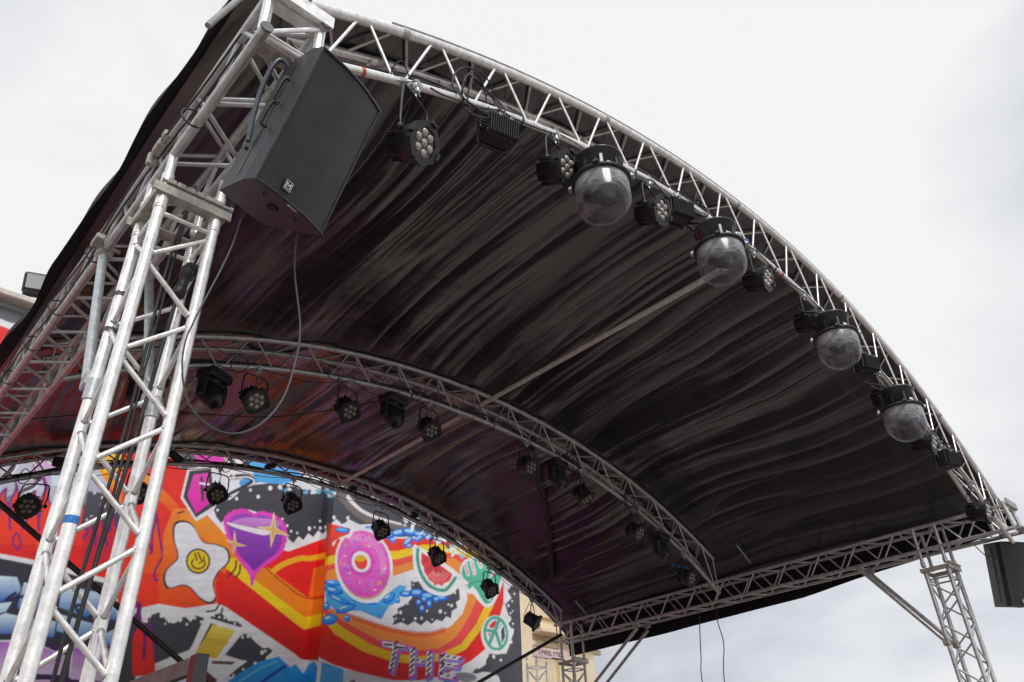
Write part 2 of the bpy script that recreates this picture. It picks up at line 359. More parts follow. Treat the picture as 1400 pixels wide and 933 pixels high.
# ------------------------------------------------------------------ towers
def leg_tower(x0, y0, sx, sy, ztop, label, m, group, zb=-GZ+0.02, A0=0.42, step=0.253, r=0.026, rw=0.0115, sleeve_top=0.0, plate=True, stubs=None, det=True):
    t = empty('roof_tower', S(x0, y0, zb)); tag(t, label, 'tower', group)
    cs = [(0, 0), (sx, 0), (sx, sy), (0, sy)]
    for cx_, cy_ in cs:
        b = MB(); b.tube([S(x0+cx_, y0+cy_, zb), S(x0+cx_, y0+cy_, ztop)], r, 18); b.build('leg', m, t)
        b = MB()
        b.tube([S(x0+cx_, y0+cy_, ztop-0.075), S(x0+cx_, y0+cy_, ztop-0.004)], r*1.10, 18)
        b.tube([S(x0+cx_, y0+cy_, ztop-0.09), S(x0+cx_, y0+cy_, ztop-0.082)], r*1.16, 18)
        b.build('leg_collar', m, t)
        rod('sleeve_tube', S(x0+cx_, y0+cy_, ztop+0.055), S(x0+cx_, y0+cy_, sleeve_top if stubs is None else stubs), r*0.88, m, t, 14)
        b = MB(); b.tube([S(x0+cx_, y0+cy_, ztop+0.065), S(x0+cx_, y0+cy_, ztop+0.125)], r*1.12, 18); b.build('leg_collar', m, t)
        b = MB(); b.box(S(x0+cx_, y0+cy_, zb-0.01), (0.09, 0.09, 0.02)); b.build('foot_plate', STEEL, t)
    n = int((ztop-0.1-zb)/step)
    for k in range(4):
        (ax, ay), (bx_, by_) = cs[k], cs[(k+1) % 4]
        rod('lattice_bar', S(x0+ax, y0+ay, ztop-0.105), S(x0+bx_, y0+by_, ztop-0.105), rw, m, t)
        for i in range(n):
            z0 = ztop-0.125-i*step; z1 = z0-step
            fl = (i+k) % 2 == 0
            (px, py), (qx, qy) = ((bx_, by_), (ax, ay)) if fl else ((ax, ay), (bx_, by_))
            p = S(x0+px, y0+py, z0-0.012); q = S(x0+qx, y0+qy, z1+0.012)
            rod('lattice_bar', p, q, rw, m, t)
            if det and i < 9:
                for e_, f_ in ((p, q), (q, p)):
                    dd = (f_-e_).normalized(); rod('weld_bead', e_+dd*r*0.8, e_+dd*(r+0.006), rw*1.35, WELD, t, 10)
    if plate:                                            # bolted plate frame on top of the legs
        zc = ztop+0.012; o_ = 0.035
        for (cx_, cy_, lx, ly) in ((sx/2, -o_, sx+2*o_+0.05, 0.012), (sx/2, sy+o_, sx+2*o_+0.05, 0.012), (-o_, sy/2, 0.012, sy+2*o_), (sx+o_, sy/2, 0.012, sy+2*o_)):
            b = MB(); b.box(S(x0+cx_, y0+cy_, zc), (lx+0.0, ly, 0.05)); b.build('plate_edge', STEEL, t)
        for (cx_, cy_, lx, ly) in ((sx/2, 0.0, sx+0.058, 0.058), (sx/2, sy, sx+0.058, 0.058)):
            b = MB(); b.box(S(x0+cx_, y0+cy_, zc-0.014), (lx, ly, 0.01)); b.build('flat_plate', STEEL, t)
        for (cx_, cy_, lx, ly) in ((0, sy/2, 0.058, sy-0.06), (sx, sy/2, 0.058, sy-0.06)):
            b = MB(); b.box(S(x0+cx_, y0+cy_, zc-0.011), (lx, ly, 0.01)); b.build('flat_plate', STEEL, t)
        for i in range(6):                                # row of bolted segments above the plate
            xx = x0-0.01+(sx+0.02)*(i+0.5)/6
            b = MB(); b.box(S(xx, y0-0.036, zc+0.048), ((sx+0.02)/6-0.006, 0.03, 0.030), bevel=0.004); b.build('hinge_segment', STEEL, t)
        b = MB(); b.tube([S(x0-0.03, y0-0.036, zc+0.048), S(x0+sx+0.045, y0-0.036, zc+0.048)], 0.009, 10)
        b.tube([S(x0+sx+0.045, y0-0.036, zc+0.048), S(x0+sx+0.06, y0-0.036, zc+0.048)], 0.016, 8); b.build('hinge_pin', GALV, t)
    return t
GT = 'lattice towers that hold the roof'
tw = leg_tower(0.0, 0.955, 0.262, 0.272, -0.268, 'big white aluminium lattice tower nearest the camera on the left', ALU, GT, sleeve_top=0.0)
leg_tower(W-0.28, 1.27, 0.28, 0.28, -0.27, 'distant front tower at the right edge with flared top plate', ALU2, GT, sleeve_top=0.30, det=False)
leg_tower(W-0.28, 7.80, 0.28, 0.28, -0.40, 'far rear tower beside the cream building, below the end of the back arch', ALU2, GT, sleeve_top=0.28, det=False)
# tape on the near tower
def band(p, q, r, m, name='tape', parent=tw, n=18):
    b = MB(); b.tube([p, q], r, n, False); return b.build(name, m, parent)
band(S(0, 0.955, -1.865), S(0, 0.955, -1.895), 0.0268, BLUET, 'blue_tape')
band(S(0, 1.227, -0.70), S(0, 1.227, -0.725), 0.0268, GRYT)
band(S(0, 1.227, -0.90), S(0, 1.227, -0.925), 0.0268, GRYT)
# galvanised struts with clamps from the tower up to the beam
st = empty('diagonal_strut', S(0, 1.24, -1.22)); tag(st, 'outer galvanised strut clamped to the left white tower leg', 'strut', 'struts between towers and beams')
rod('tube', S(-0.02, 1.29, -1.15), S(-0.005, 1.93, -0.03), 0.024, GALV, st, 16)
b = MB(); b.tube([S(0, 1.227, -1.17), S(0, 1.227, -1.27)], 0.033, 16); b.box(S(-0.01, 1.27, -1.16), (0.06, 0.09, 0.08), bevel=0.01); b.build('clamp', GALV, st)
b = MB(); b.box(S(0.0, 1.93, -0.02), (0.085, 0.075, 0.085), bevel=0.015); b.tube([S(-0.06, 1.90, 0.0), S(0.07, 1.90, 0.0)], 0.012, 8); b.build('clamp', STEEL, st)
st = empty('diagonal_strut', S(0.262, 1.24, -1.22)); tag(st, 'inner galvanised strut seen between the legs of the left white tower', 'strut', 'struts between towers and beams')
rod('tube', S(0.25, 1.29, -1.15), S(0.255, 1.93, -0.03), 0.024, GALV, st, 16)
b = MB(); b.tube([S(0.262, 1.227, -1.17), S(0.262, 1.227, -1.27)], 0.033, 16); b.box(S(0.25, 1.27, -1.16), (0.06, 0.09, 0.08), bevel=0.01); b.build('clamp', GALV, st)
b = MB(); b.box(S(0.255, 1.93, -0.02), (0.085, 0.075, 0.085), bevel=0.015); b.build('clamp', STEEL, st)
for i, (x_, ya, za, yb, zb_, lb) in enumerate(((10.0, 1.56, -1.12, 2.36, -0.06, 'inner slanting strut from the right front tower up to the right beam'), (10.284, 1.56, -1.12, 2.36, -0.06, 'outer slanting strut from the right front tower up to the right beam'),
        (10.0, 7.78, -1.10, 6.30, -0.10, 'inner slanting strut beside the rear right tower'), (10.284, 7.78, -1.10, 6.30, -0.10, 'outer slanting strut beside the rear right tower'))):
    st = empty('diagonal_strut', S(x_, ya, za)); tag(st, lb, 'strut', 'struts between towers and beams')
    rod('tube', S(x_, ya, za), S(x_, yb, zb_), 0.026, ALU2, st, 14)
    b = MB(); b.box(S(x_, yb, -0.035), (0.08, 0.10, 0.07), bevel=0.012); b.build('clamp', STEEL, st)
    b = MB(); b.box(S(x_, ya+(0.0 if yb > ya else 0.02), za), (0.075, 0.08, 0.09), bevel=0.012); b.build('clamp', STEEL, st)
# hardware where the left beam's outer chord is clamped
b = MB()
for (yy, zz, sx_, sy_, sz_) in ((1.06, 0.10, 0.04, 0.10, 0.05), (1.14, 0.07, 0.05, 0.03, 0.08), (0.98, 0.12, 0.035, 0.05, 0.04), (1.9, 0.02, 0.05, 0.12, 0.04)):
    b.box(S(-0.055, yy, zz), (sx_, sy_, sz_), bevel=0.006)
b.tube([S(-0.05, 0.95, 0.1), S(-0.06, 1.18, 0.09)], 0.008, 8)
b.build('hook_clamp', STEEL, beamL)
# cables tied along the outer chord of the left beam
def cable(name, pts, r, m, parent=None, label=None, cat='cable', group=None, k=8, n=8):
    b = MB(); b.tube([Vector(p) for p in cr_spline(pts, k)], r, n); o = b.build(name, m, parent)
    if parent is None: tag(o, label, cat, group)
    return o
for j in range(2):
    pts = [S(-0.03-0.02*j+0.012*math.sin(y*3+j), y, 0.07+0.05*j+0.02*math.sin(y*2.1+j*2)) for y in np.arange(0.2, 8.0, 0.35)]
    cable('tied_cable', pts, 0.005, RUB, beamL)
for y in (0.7, 2.05, 2.75, 3.3, 3.9, 4.6, 5.4):
    b = MB(); b.tube([S(0.035*math.cos(a)*1.6-0.02, y+0.01*math.sin(a), 0.03+0.06*math.sin(a)) for a in np.linspace(0, 6.3, 16)], 0.005, 6, False); b.build('cable_tie', BLK, beamL)

# ------------------------------------------------------------------ ridge tube and purlins
rp = empty('ridge_pole', S(5.083, 0.6, 1.747)); tag(rp, 'long straight aluminium pole running front to back under the middle of the canopy', 'pole')
for a, c_ in ((0.80, 4.55), (4.85, 7.88)): rod('tube', S(5.083, a, 1.747), S(5.083, c_, 1.747), 0.031, POLE, rp, 16)
for y_ in (0.83, 4.53, 4.88, 7.85):
    b = MB(); b.box(S(5.083, y_, 1.747), (0.07, 0.05, 0.07), bevel=0.01); b.build('clamp', STEEL, rp)
for i, (x_, ya, yb) in enumerate(((10.12, 4.02, 4.05), (10.08, 7.40, 7.43))):
    U = (BU, CU, AU)[i]
    o = rod('tension_rod', S(x_-0.35, ya, float(pv(U, x_-0.35))-0.02), S(x_-0.02, yb, float(pv(U, x_-0.02))-0.02), 0.015, GALV)
    tag(o, ('short bare rod under the canopy beside the lower end of the middle arch', 'short bare rod under the canopy beside the lower end of the rear arch', 'short bare rod under the canopy near the lower end of the front arch')[i], 'rod')
# ------------------------------------------------------------------ the canopy
def vnoise(x, y, seed):
    r_ = np.random.default_rng(seed); T = r_.random((256, 256))
    xi = np.floor(x).astype(int); yi = np.floor(y).astype(int); fx = x-xi; fy = y-yi
    fx = fx*fx*(3-2*fx); fy = fy*fy*(3-2*fy); g = lambda a, b_: T[a % 256, b_ % 256]
    return (g(xi, yi)*(1-fx)+g(xi+1, yi)*fx)*(1-fy)+(g(xi, yi+1)*(1-fx)+g(xi+1, yi+1)*fx)*fy
def canopy():
    y0, y1 = 0.50, 8.30
    # profile across: left flap, roof curve, right flap
    tx = np.concatenate([np.linspace(-1, 0, 24, endpoint=False), np.linspace(0, 1, 820), np.linspace(1, 2, 24)[1:]])
    ty = np.linspace(0, 1, 380)
    TX, TY = np.meshgrid(tx, ty, indexing='ij'); Y = y0+(y1-y0)*TY
    xr = np.clip(TX, 0, 1)*(W+0.08)
    za, zb, zc = (pv(c, xr) for c in (AU, BU, CU))
    w1 = np.clip((Y-0.5)/4.05, 0, 1); w2 = np.clip((Y-4.55)/3.33, 0, 1)
    s1 = w1; s2 = w2
    Z = np.where(Y < 4.55, za*(1-s1)+zb*s1, zb*(1-s2)+zc*s2)
    bay = np.where(Y < 4.55, np.sin(np.pi*w1), np.sin(np.pi*w2))
    Z = Z+0.034+0.06*bay
    # folds run front to back
    sh = 0.10*(vnoise(xr*0.6+3, Y*0.5, 1)-0.5)*4
    q = xr+sh*0.6+0.05*np.sin(Y*1.3+xr)
    def ridged(f, fy, sd): return 1-np.abs(2*vnoise(q*f+sd, Y*fy+sd*1.7, sd)-1)
    amp = np.clip(0.25+1.1*np.clip(bay, 0, 1)**0.5, 0, 1.0); amp = amp*np.clip((Y-0.5)/0.5+0.15, 0, 1)
    mod = 0.35+0.9*vnoise(xr*0.5, Y*0.45+9, 12)
    sm_ = lambda f, fy, sd: vnoise(q*f+sd, Y*fy+sd*1.7, sd)-0.5
    bl_ = lambda f, fy, sd: np.abs(2*vnoise(q*f+sd, Y*fy+sd*1.7, sd)-1)**0.8-0.45
    D = 0.085*sm_(1.7, 0.28, 3)+0.045*bl_(3.1, 0.30, 5)+0.019*bl_(5.9, 0.45, 6)+0.0055*bl_(12.5, 0.8, 7)+0.0018*bl_(24, 1.6, 8)
    D += 0.016*(vnoise(xr*3.1, Y*3.0, 14)-0.5)+0.010*bl_(0.1, 5.0, 15)*np.clip(vnoise(xr*0.9, Y*0.9, 16)*2-0.9, 0, 1)
    Z = Z - D*amp*mod
    X = xr.copy()
    # flaps hang down on both sides
    L = TX < 0; tl = np.clip(-TX, 0, 1)
    wob = 0.03*(vnoise(Y*1.1, Y*0+2, 21)-0.5)+0.015*np.sin(Y*4.3)
    zt = Z[24:25, :]*np.ones_like(Z)
    hemL = 0.30+0.06*(vnoise(Y*0.8, Y*0+5, 22)-0.5)+0.10*np.clip(1-(Y-0.5)/0.5, 0, 1)
    Z = np.where(L, zt*(1-tl)+hemL*tl, Z); X = np.where(L, -0.125*tl**0.9+wob*tl+0.02*np.sin(tl*6)*np.sin(Y*7), X)
    Rr = TX > 1; tr = np.clip(TX-1, 0, 1); ir = 24+820-1
    zt = Z[ir:ir+1, :]*np.ones_like(Z)
    hemR = np.interp(Y, [0.5, 0.9, 3.5, 5.9, 8.3], [0.12, 0.09, -0.11, -0.17, -0.19])+0.03*(vnoise(Y*0.8, Y*0+15, 23)-0.5)
    Z = np.where(Rr, zt*(1-tr)+hemR*tr, Z); X = np.where(Rr, W+0.08+0.09*np.sin(tr*1.6)+wob*tr*0.6, X)
    nx_, ny_ = X.shape
    V = np.stack([X, Y, Z+GZ], -1).reshape(-1, 3)
    I = np.arange(nx_*ny_).reshape(nx_, ny_)
    F = np.stack([I[:-1, :-1], I[1:, :-1], I[1:, 1:], I[:-1, 1:]], -1).reshape(-1, 4)
    me = bpy.data.meshes.new('roof_canopy'); me.vertices.add(len(V)); me.vertices.foreach_set('co', V.ravel().astype(np.float32))
    me.loops.add(F.size); me.loops.foreach_set('vertex_index', F.ravel().astype(np.int32))
    me.polygons.add(len(F)); me.polygons.foreach_set('loop_start', (np.arange(len(F))*4).astype(np.int32)); me.polygons.foreach_set('loop_total', np.full(len(F), 4, np.int32))
    me.polygons.foreach_set('use_smooth', np.ones(len(F), bool)); me.update(calc_edges=True); me.materials.append(FAB); me.materials.append(FABM)
    mi = np.zeros((nx_-1, ny_-1), np.int32); mi[:26] = 1; mi[ir-2:] = 1; me.polygons.foreach_set('material_index', mi.ravel()); me.update()
    o = bpy.data.objects.new('fabric_sheet', me); COL.objects.link(o)
    t = empty('roof_canopy', (0, 0, 0)); tag(t, 'wrinkled black fabric canopy stretched over the arched stage roof', 'canopy'); o.parent = t
    # bright keder rail and hem along the front edge
    xs = np.linspace(0.9, W-0.05, 90)
    b = MB(); b.tube([S(x, 0.488, float(pv(AU, x))+0.040) for x in xs], 0.009, 8); b.build('keder_rail', FABH, t)
    pl = [S(-0.10, 0.44, 0.50), S(-0.05, 0.42, 0.66), S(0.1, 0.40, 0.95), S(0.35, 0.40, 1.13), S(0.9, 0.42, 1.42)]
    b = MB(); b.tube(cr_spline([S(-0.12, 0.47, 0.40), S(-0.06, 0.47, 0.58), S(0.02, 0.47, 0.80), S(0.12, 0.47, 0.93), S(0.35, 0.47, 1.08)], 6), 0.016, 10); b.build('hem_pipe', FABH, t)
    # dark seam strap on the rear bay
    b = MB(); pts = []
    for s_ in np.linspace(0, 1, 14):
        x = 6.1+3.15*s_; y = 4.95+2.5*s_**1.15; w2_ = (y-4.55)/3.33
        z = float(pv(BU, x))*(1-w2_)+float(pv(CU, x))*w2_
        pts.append(S(x, y, z-0.06+0.03*math.sin(math.pi*w2_)))
    b.tube(pts, 0.028, 8); b.build('seam_strap', BLK, t)
    return t
canopy()

# ------------------------------------------------------------------ lamps
def place_mesh(b, name, m, parent): return b.build_local(name, m, parent)
def _bl(s, name, m, parent):
    """build with coordinates already local to the parent"""
    me = bpy.data.meshes.new(name); me.from_pydata([tuple(p) for p in s.v], [], s.f); me.polygons.foreach_set('use_smooth', s.smooth); me.update()
    me.materials.append(m); o = bpy.data.objects.new(name, me); COL.objects.link(o); o.parent = parent; return o
MB.build_local = _bl
def make_clamp(t):
    b = MB(); b.tube([(-0.022, 0, 0.0), (0.022, 0, 0.0)], 0.036, 14); b.box((0, 0, -0.05), (0.035, 0.05, 0.04), bevel=0.006)
    b.tube([(0, 0, -0.06), (0, 0, -0.11)], 0.008, 8); b.tube([(-0.05, 0, -0.045), (0.05, 0, -0.045)], 0.006, 8); b.box((-0.055, 0, -0.045), (0.012, 0.03, 0.012))
    b.build_local('hook_clamp', GALV, t)
def make_par(dark=False, drop=0.36):
    """round LED lamp: yoke, ribbed can, octagonal front frame with seven lenses"""
    t = empty('par_lamp'); make_clamp(t)
    b = MB(); e_ = 0.36-drop; yk = [(-0.135, 0, -drop), (-0.145, 0, -0.27+e_), (-0.135, 0, -0.15), (-0.10, 0, -0.115), (0, 0, -0.108), (0.10, 0, -0.115), (0.135, 0, -0.15), (0.145, 0, -0.27+e_), (0.135, 0, -drop)]
    b.tube(cr_spline(yk, 4), 0.0085, 8)
    for sx in (-1, 1): b.lathe([(0.0, 0), (0.022, 0), (0.022, 0.02), (0.012, 0.03), (0, 0.03)], (sx*0.135, 0, -drop), (sx, 0, 0), 12)
    b.build_local('yoke', BLK, t)
    pv_ = MB()
    prof = [(0.0, 0.15), (0.055, 0.15), (0.075, 0.14), (0.082, 0.10), (0.088, 0.095), (0.088, 0.075), (0.096, 0.07), (0.096, 0.05), (0.104, 0.045), (0.104, 0.02), (0.110, 0.01), (0.112, -0.05), (0.112, -0.075), (0.0, -0.075)]
    pv_.lathe(prof, (0, 0, 0), (0, 1, 0), 28)
    for k in range(10):                                   # cooling ribs
        a = 2*math.pi*k/10; c, s_ = math.cos(a), math.sin(a)
        pv_.box((0.090*c, 0.070, 0.090*s_), (0.035, 0.13, 0.006), Matrix.Rotation(-a, 3, 'Y'))
    head = pv_.build_local('lamp_head', BLK, t); head.location = (0, 0, -drop)
    b = MB(); n = 8
    ring_ = [(math.cos(2*math.pi*(k+.5)/n), math.sin(2*math.pi*(k+.5)/n)) for k in range(n)]
    vs = []; fs = []
    for (r_, y_) in ((0.136, -0.060), (0.136, -0.088), (0.098, -0.088), (0.098, -0.070)):
        vs += [(c*r_, y_, s_*r_) for c, s_ in ring_]
    for i in range(3):
        for k in range(n): fs.append((i*n+k, i*n+(k+1) % n, (i+1)*n+(k+1) % n, (i+1)*n+k))
    b.add(vs, fs)
    for k in (0, 2, 4, 6):
        a = 2*math.pi*k/8; c, s_ = math.cos(a), math.sin(a); b.box((0.132*c, -0.083, 0.132*s_), (0.022, 0.04, 0.05), Matrix.Rotation(-a, 3, 'Y'), bevel=0.003)
    b.build_local('front_frame', BLK, head)
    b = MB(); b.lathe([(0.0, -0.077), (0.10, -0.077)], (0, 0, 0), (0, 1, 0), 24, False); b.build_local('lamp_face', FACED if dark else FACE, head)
    for k in range(7):
        a = 2*math.pi*k/6; r_ = 0 if k == 6 else 0.060
        b = MB(); b.lathe([(0.0265, -0.078), (0.0255, -0.086), (0.018, -0.092), (0.0, -0.095)], (r_*math.cos(a), 0, r_*math.sin(a)), (0, 1, 0), 12)
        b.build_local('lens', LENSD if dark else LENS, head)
    b = MB(); b.tube(cr_spline([(0.02, 0.14, 0.02-drop), (0.05, 0.16, 0.10-drop), (0.06, 0.10, -0.12), (0.03, 0.03, -0.02), (0.10, 0.02, 0.04)], 5), 0.005, 6); b.build_local('power_cord', RUB, t)
    return t
def make_wash():
    """flat finned LED flood with a short yoke"""
    t = empty('flood_lamp'); make_clamp(t)
    b = MB(); b.tube([(-0.145, 0, -0.26), (-0.145, 0, -0.12), (-0.12, 0, -0.10), (0.12, 0, -0.10), (0.145, 0, -0.12), (0.145, 0, -0.26)], 0.008, 8); b.build_local('yoke', BLK, t)
    b = MB(); b.box((0, 0.03, 0), (0.26, 0.16, 0.20), bevel=0.02); b.box((0, -0.065, 0), (0.28, 0.035, 0.22), bevel=0.01)
    h = b.build_local('lamp_head', BLK, t); h.location = (0, 0, -0.27)
    for k in range(13):
        b = MB(); b.box((-0.12+0.02*k, 0.115, 0.0), (0.006, 0.05, 0.19)); b.build_local('cooling_fin', BLK, h)
    for k in range(12):
        b = MB(); b.box((-0.11+0.02*k, 0.03, 0.108), (0.006, 0.15, 0.02)); b.build_local('cooling_fin', BLK, h)
    b = MB(); b.box((0, -0.086, 0), (0.24, 0.006, 0.18)); b.build_local('glass_front', DARKGL, h)
    b = MB(); b.box((-0.06, 0.12, 0.09), (0.03, 0.03, 0.03), bevel=0.005); b.box((0.04, 0.12, 0.09), (0.03, 0.03, 0.03), bevel=0.005); b.build_local('cable_gland', GALV, h)
    return t
def make_mover():
    """moving-head lamp hung upside down: base box, yoke arms, tilting head"""
    t = empty('moving_head_lamp'); make_clamp(t)
    b = MB(); b.box((0, 0, -0.13), (0.30, 0.22, 0.10), bevel=0.02); b.lathe([(0.07, -0.18), (0.07, -0.20), (0.05, -0.21), (0, -0.21)], (0, 0, 0), (0, 0, 1), 18); b.build_local('base_box', BLK, t)
    for sx in (-1, 1):
        b = MB(); b.box((sx*0.135, 0, -0.29), (0.045, 0.12, 0.20), bevel=0.018); b.build_local('yoke_arm', BLK, t)
    b = MB(); b.box((0, 0, -0.20), (0.29, 0.10, 0.04), bevel=0.012); b.build_local('yoke_arm', BLK, t)
    b = MB(); b.lathe([(0, 0.12), (0.06, 0.12), (0.09, 0.09), (0.105, 0.03), (0.10, -0.04), (0.085, -0.10), (0.078, -0.13), (0.0, -0.13)], (0, 0, 0), (0, 1, 0), 22)
    h = b.build_local('lamp_head', BLK, t); h.location = (0, 0, -0.33)
    b = MB(); b.lathe([(0.078, -0.128), (0.082, -0.145), (0.066, -0.145), (0.062, -0.132)], (0, 0, 0), (0, 1, 0), 22); b.build_local('lens_ring', BLKG, h)
    b = MB(); b.lathe([(0.064, -0.131), (0.04, -0.142), (0, -0.147)], (0, 0, 0), (0, 1, 0), 22); b.build_local('lens', DARKGL, h)
    return t
def make_dome():
    """moving lamp inside a clear weather dome hanging straight down"""
    t = empty('dome_lamp')
    b = MB(); b.lathe([(0, 0.235), (0.165, 0.235), (0.176, 0.225), (0.176, 0.212), (0.150, 0.206), (0.150, 0.035), (0.0, 0.035)], n=32)
    for k in range(8):
        a = 2*math.pi*k/8; b.box((0.152*math.cos(a), 0.152*math.sin(a), 0.11), (0.008, 0.02, 0.10), Matrix.Rotation(a, 3, 'Z'))
    b.build_local('top_housing', BLKG, t)
    b = MB(); b.lathe([(0.150, 0.030), (0.206, 0.032), (0.212, 0.024), (0.212, 0.008), (0.200, 0.004), (0.15, 0.004)], n=36); b.build_local('flange_ring', BLK, t)
    for k in range(4):
        a = 2*math.pi*k/4+0.55
        b = MB(); b.box((0.214*math.cos(a), 0.214*math.sin(a), 0.025), (0.04, 0.045, 0.022), Matrix.Rotation(a, 3, 'Z'), bevel=0.004); b.tube([(0.214*math.cos(a), 0.214*math.sin(a), 0.03), (0.214*math.cos(a), 0.214*math.sin(a), 0.055)], 0.008, 8)
        b.build_local('latch', GALV if k % 2 else BLK, t)
    b = MB(); b.box((-0.06, -0.145, 0.075), (0.05, 0.004, 0.022), Matrix.Rotation(-0.3, 3, 'Z')); b.build_local('rating_label', WHT, t)
    pr = [(0.188, 0.004), (0.192, -0.02), (0.193, -0.14)]+[(0.193*math.cos(a), -0.14-0.18*math.sin(a)) for a in np.linspace(0.12, math.pi/2-0.001, 14)]
    b = MB(); b.lathe(pr, n=48); b.build_local('clear_dome', DOME, t)
    b = MB(); b.box((0, 0, -0.015), (0.24, 0.20, 0.04), bevel=0.01)
    for sx in (-1, 1): b.box((sx*0.10, 0, -0.05), (0.035, 0.09, 0.13), bevel=0.012)
    b.lathe([(0, 0.08), (0.06, 0.07), (0.078, 0.01), (0.07, -0.06), (0.055, -0.09), (0, -0.09)], (0, 0, -0.08), (0.1, -0.75, -0.66), 18)
    b.build_local('inner_lamp', BLK, t)
    b = MB()
    for sx in (-1, 1): b.tube([(sx*0.09, 0.0, 0.225), (sx*0.09, 0.08, 0.31), (sx*0.09, 0.225, 0.40)], 0.012, 8)
    b.tube([(-0.12, 0.225, 0.41), (0.12, 0.225, 0.41)], 0.016, 8)
    b.build_local('hanger', BLK, t)
    return t
def aim(o, head_z, head_x):
    """turn the whole lamp about the vertical and tilt its head"""
    o.rotation_euler = (0, 0, R(head_z))
    for ch in o.children:
        if ch.name.startswith('lamp_head'): ch.rotation_euler = (R(head_x), 0, 0)
protos = {}
def lamp(kind, loc, pan, tilt, label, group, cat='stage light', scale=1.0, stem=0.0):
    mk = dict(parlong=lambda: make_par(False, 0.50), par=lambda: make_par(False), pard=lambda: make_par(True), wash=make_wash, mover=make_mover, dome=make_dome)[kind]
    if kind not in protos: protos[kind] = o = mk()
    else: o = copy_tree(protos[kind])
    o.location = loc; aim(o, pan, tilt); o.scale = (scale,)*3
    tag(o, label, cat, group); return o
GF = 'lamps hung from the front arch'
def onarch(c, y, x, dz=0): return S(x, y, float(pv(c, x))+dz)
FL = [('parlong', 1.11, 22, 24, 'round seven-lens lamp nearest the big loudspeaker, hung on the front arch'),
      ('wash', 1.77, 168, -8, 'finned flood lamp hanging just right of the first round lamp on the front arch'),
      ('par', 2.36, 2, 20, 'round seven-lens lamp tucked against the left side of the largest clear dome'),
      ('par', 3.50, 0, 22, 'bright-faced round lamp just right of the largest clear dome'),
      ('wash', 3.84, 165, -6, 'finned flood lamp between the first two clear domes'),
      ('par', 5.12, 0, 18, 'round lamp just right of the second clear dome'),
      ('par', 6.02, -2, 16, 'round lamp on the left shoulder of the third clear dome'),
      ('wash', 7.10, 165, -6, 'dark finned flood lamp right below the third clear dome'),
      ('par', 7.48, -4, 18, 'round lamp on the left shoulder of the lowest clear dome'),
      ('par', 8.26, -4, 18, 'round lamp just right of the lowest clear dome'),
      ('wash', 8.72, 165, -8, 'finned flood lamp second from the right end of the front arch'),
      ('par', 9.33, -8, 14, 'round lamp with pale lenses at the low right end of the front arch')]
for kd, x_, pn, tl, lb in FL:
    lamp(kd, onarch(AL, 0.504, x_), pn+(10 if kd == 'par' else 0), tl, lb, GF, scale=0.84 if kd == 'wash' else 1.0)
GD = 'clear dome lights on the front arch'
for (x_, z_), lb in zip(((2.549, 0.918), (4.029, 1.107), (5.938, 1.028), (7.083, 0.609)),
        ('largest clear plastic dome lamp, highest and closest on the front arch', 'second clear dome lamp down the front arch, near the pole end', 'third clear dome lamp down the front arch', 'lowest clear dome lamp, farthest right on the front arch')):
    lamp('dome', S(x_, 0.28, z_-0.03), 0, 0, lb, GD, 'dome light')
GM = 'lamps hung from the middle arch'
ML = [('mover', 1.10, 20, 40, 'dark moving-head lamp seen between the legs of the white tower'),
      ('mover', 1.68, 25, 48, 'large moving-head lamp just right of the white tower on the middle arch'),
      ('par', 2.10, 8, 40, 'round lamp inside the hanging cable loop on the middle arch'),
      ('pard', 3.16, 12, 46, 'round lamp on the middle arch right of the hanging cable loop'),
      ('mover', 3.76, 10, 55, 'moving-head lamp on the middle arch between two round lamps'),
      ('pard', 4.28, 5, 48, 'round lamp on the middle arch in front of the ridge pole'),
      ('pard', 5.90, 5, 42, 'round lamp on the middle arch just right of the ridge pole'),
      ('mover', 6.45, 10, 60, 'moving-head lamp first after the peak on the middle arch'),
      ('pard', 6.95, 30, 60, 'shadowed round lamp beside a moving head past the peak of the middle arch'),
      ('pard', 8.02, 5, 38, 'round lamp low on the falling side of the middle arch'),
      ('mover', 8.56, 10, 55, 'moving-head lamp lowest on the middle arch'),
      ('pard', 9.12, 5, 25, 'small round lamp beside blue plugs where the middle arch meets the right beam')]
for kd, x_, pn, tl, lb in ML: lamp(kd, onarch(BL, 4.554, x_), pn, tl, lb, GM)
GR = 'lamps hung from the rear arch'
for x_, pn, tl, lb in ((1.06, -30, 22, 'round lamp at the far left in front of the painted flames'),
      (2.18, 0, 30, 'round lamp on the rear arch half hidden by the white tower leg'),
      (3.18, 0, 45, 'round lamp on the rear arch in front of the pink painted diamond'),
      (4.30, 5, 50, 'round lamp on the rear arch above the purple painted lips'),
      (5.86, 5, 50, 'round lamp on the rear arch above the painted doughnut'),
      (6.98, 5, 50, 'round lamp on the rear arch above the painted watermelon slice'),
      (8.12, 5, 48, 'round lamp on the rear arch above the painted green leaf'),
      (9.12, 35, 35, 'round lamp at the right end of the rear arch against the cream building')):
    lamp('pard', onarch(CL, 7.879, x_), pn, tl, lb, GR, scale=1.06)

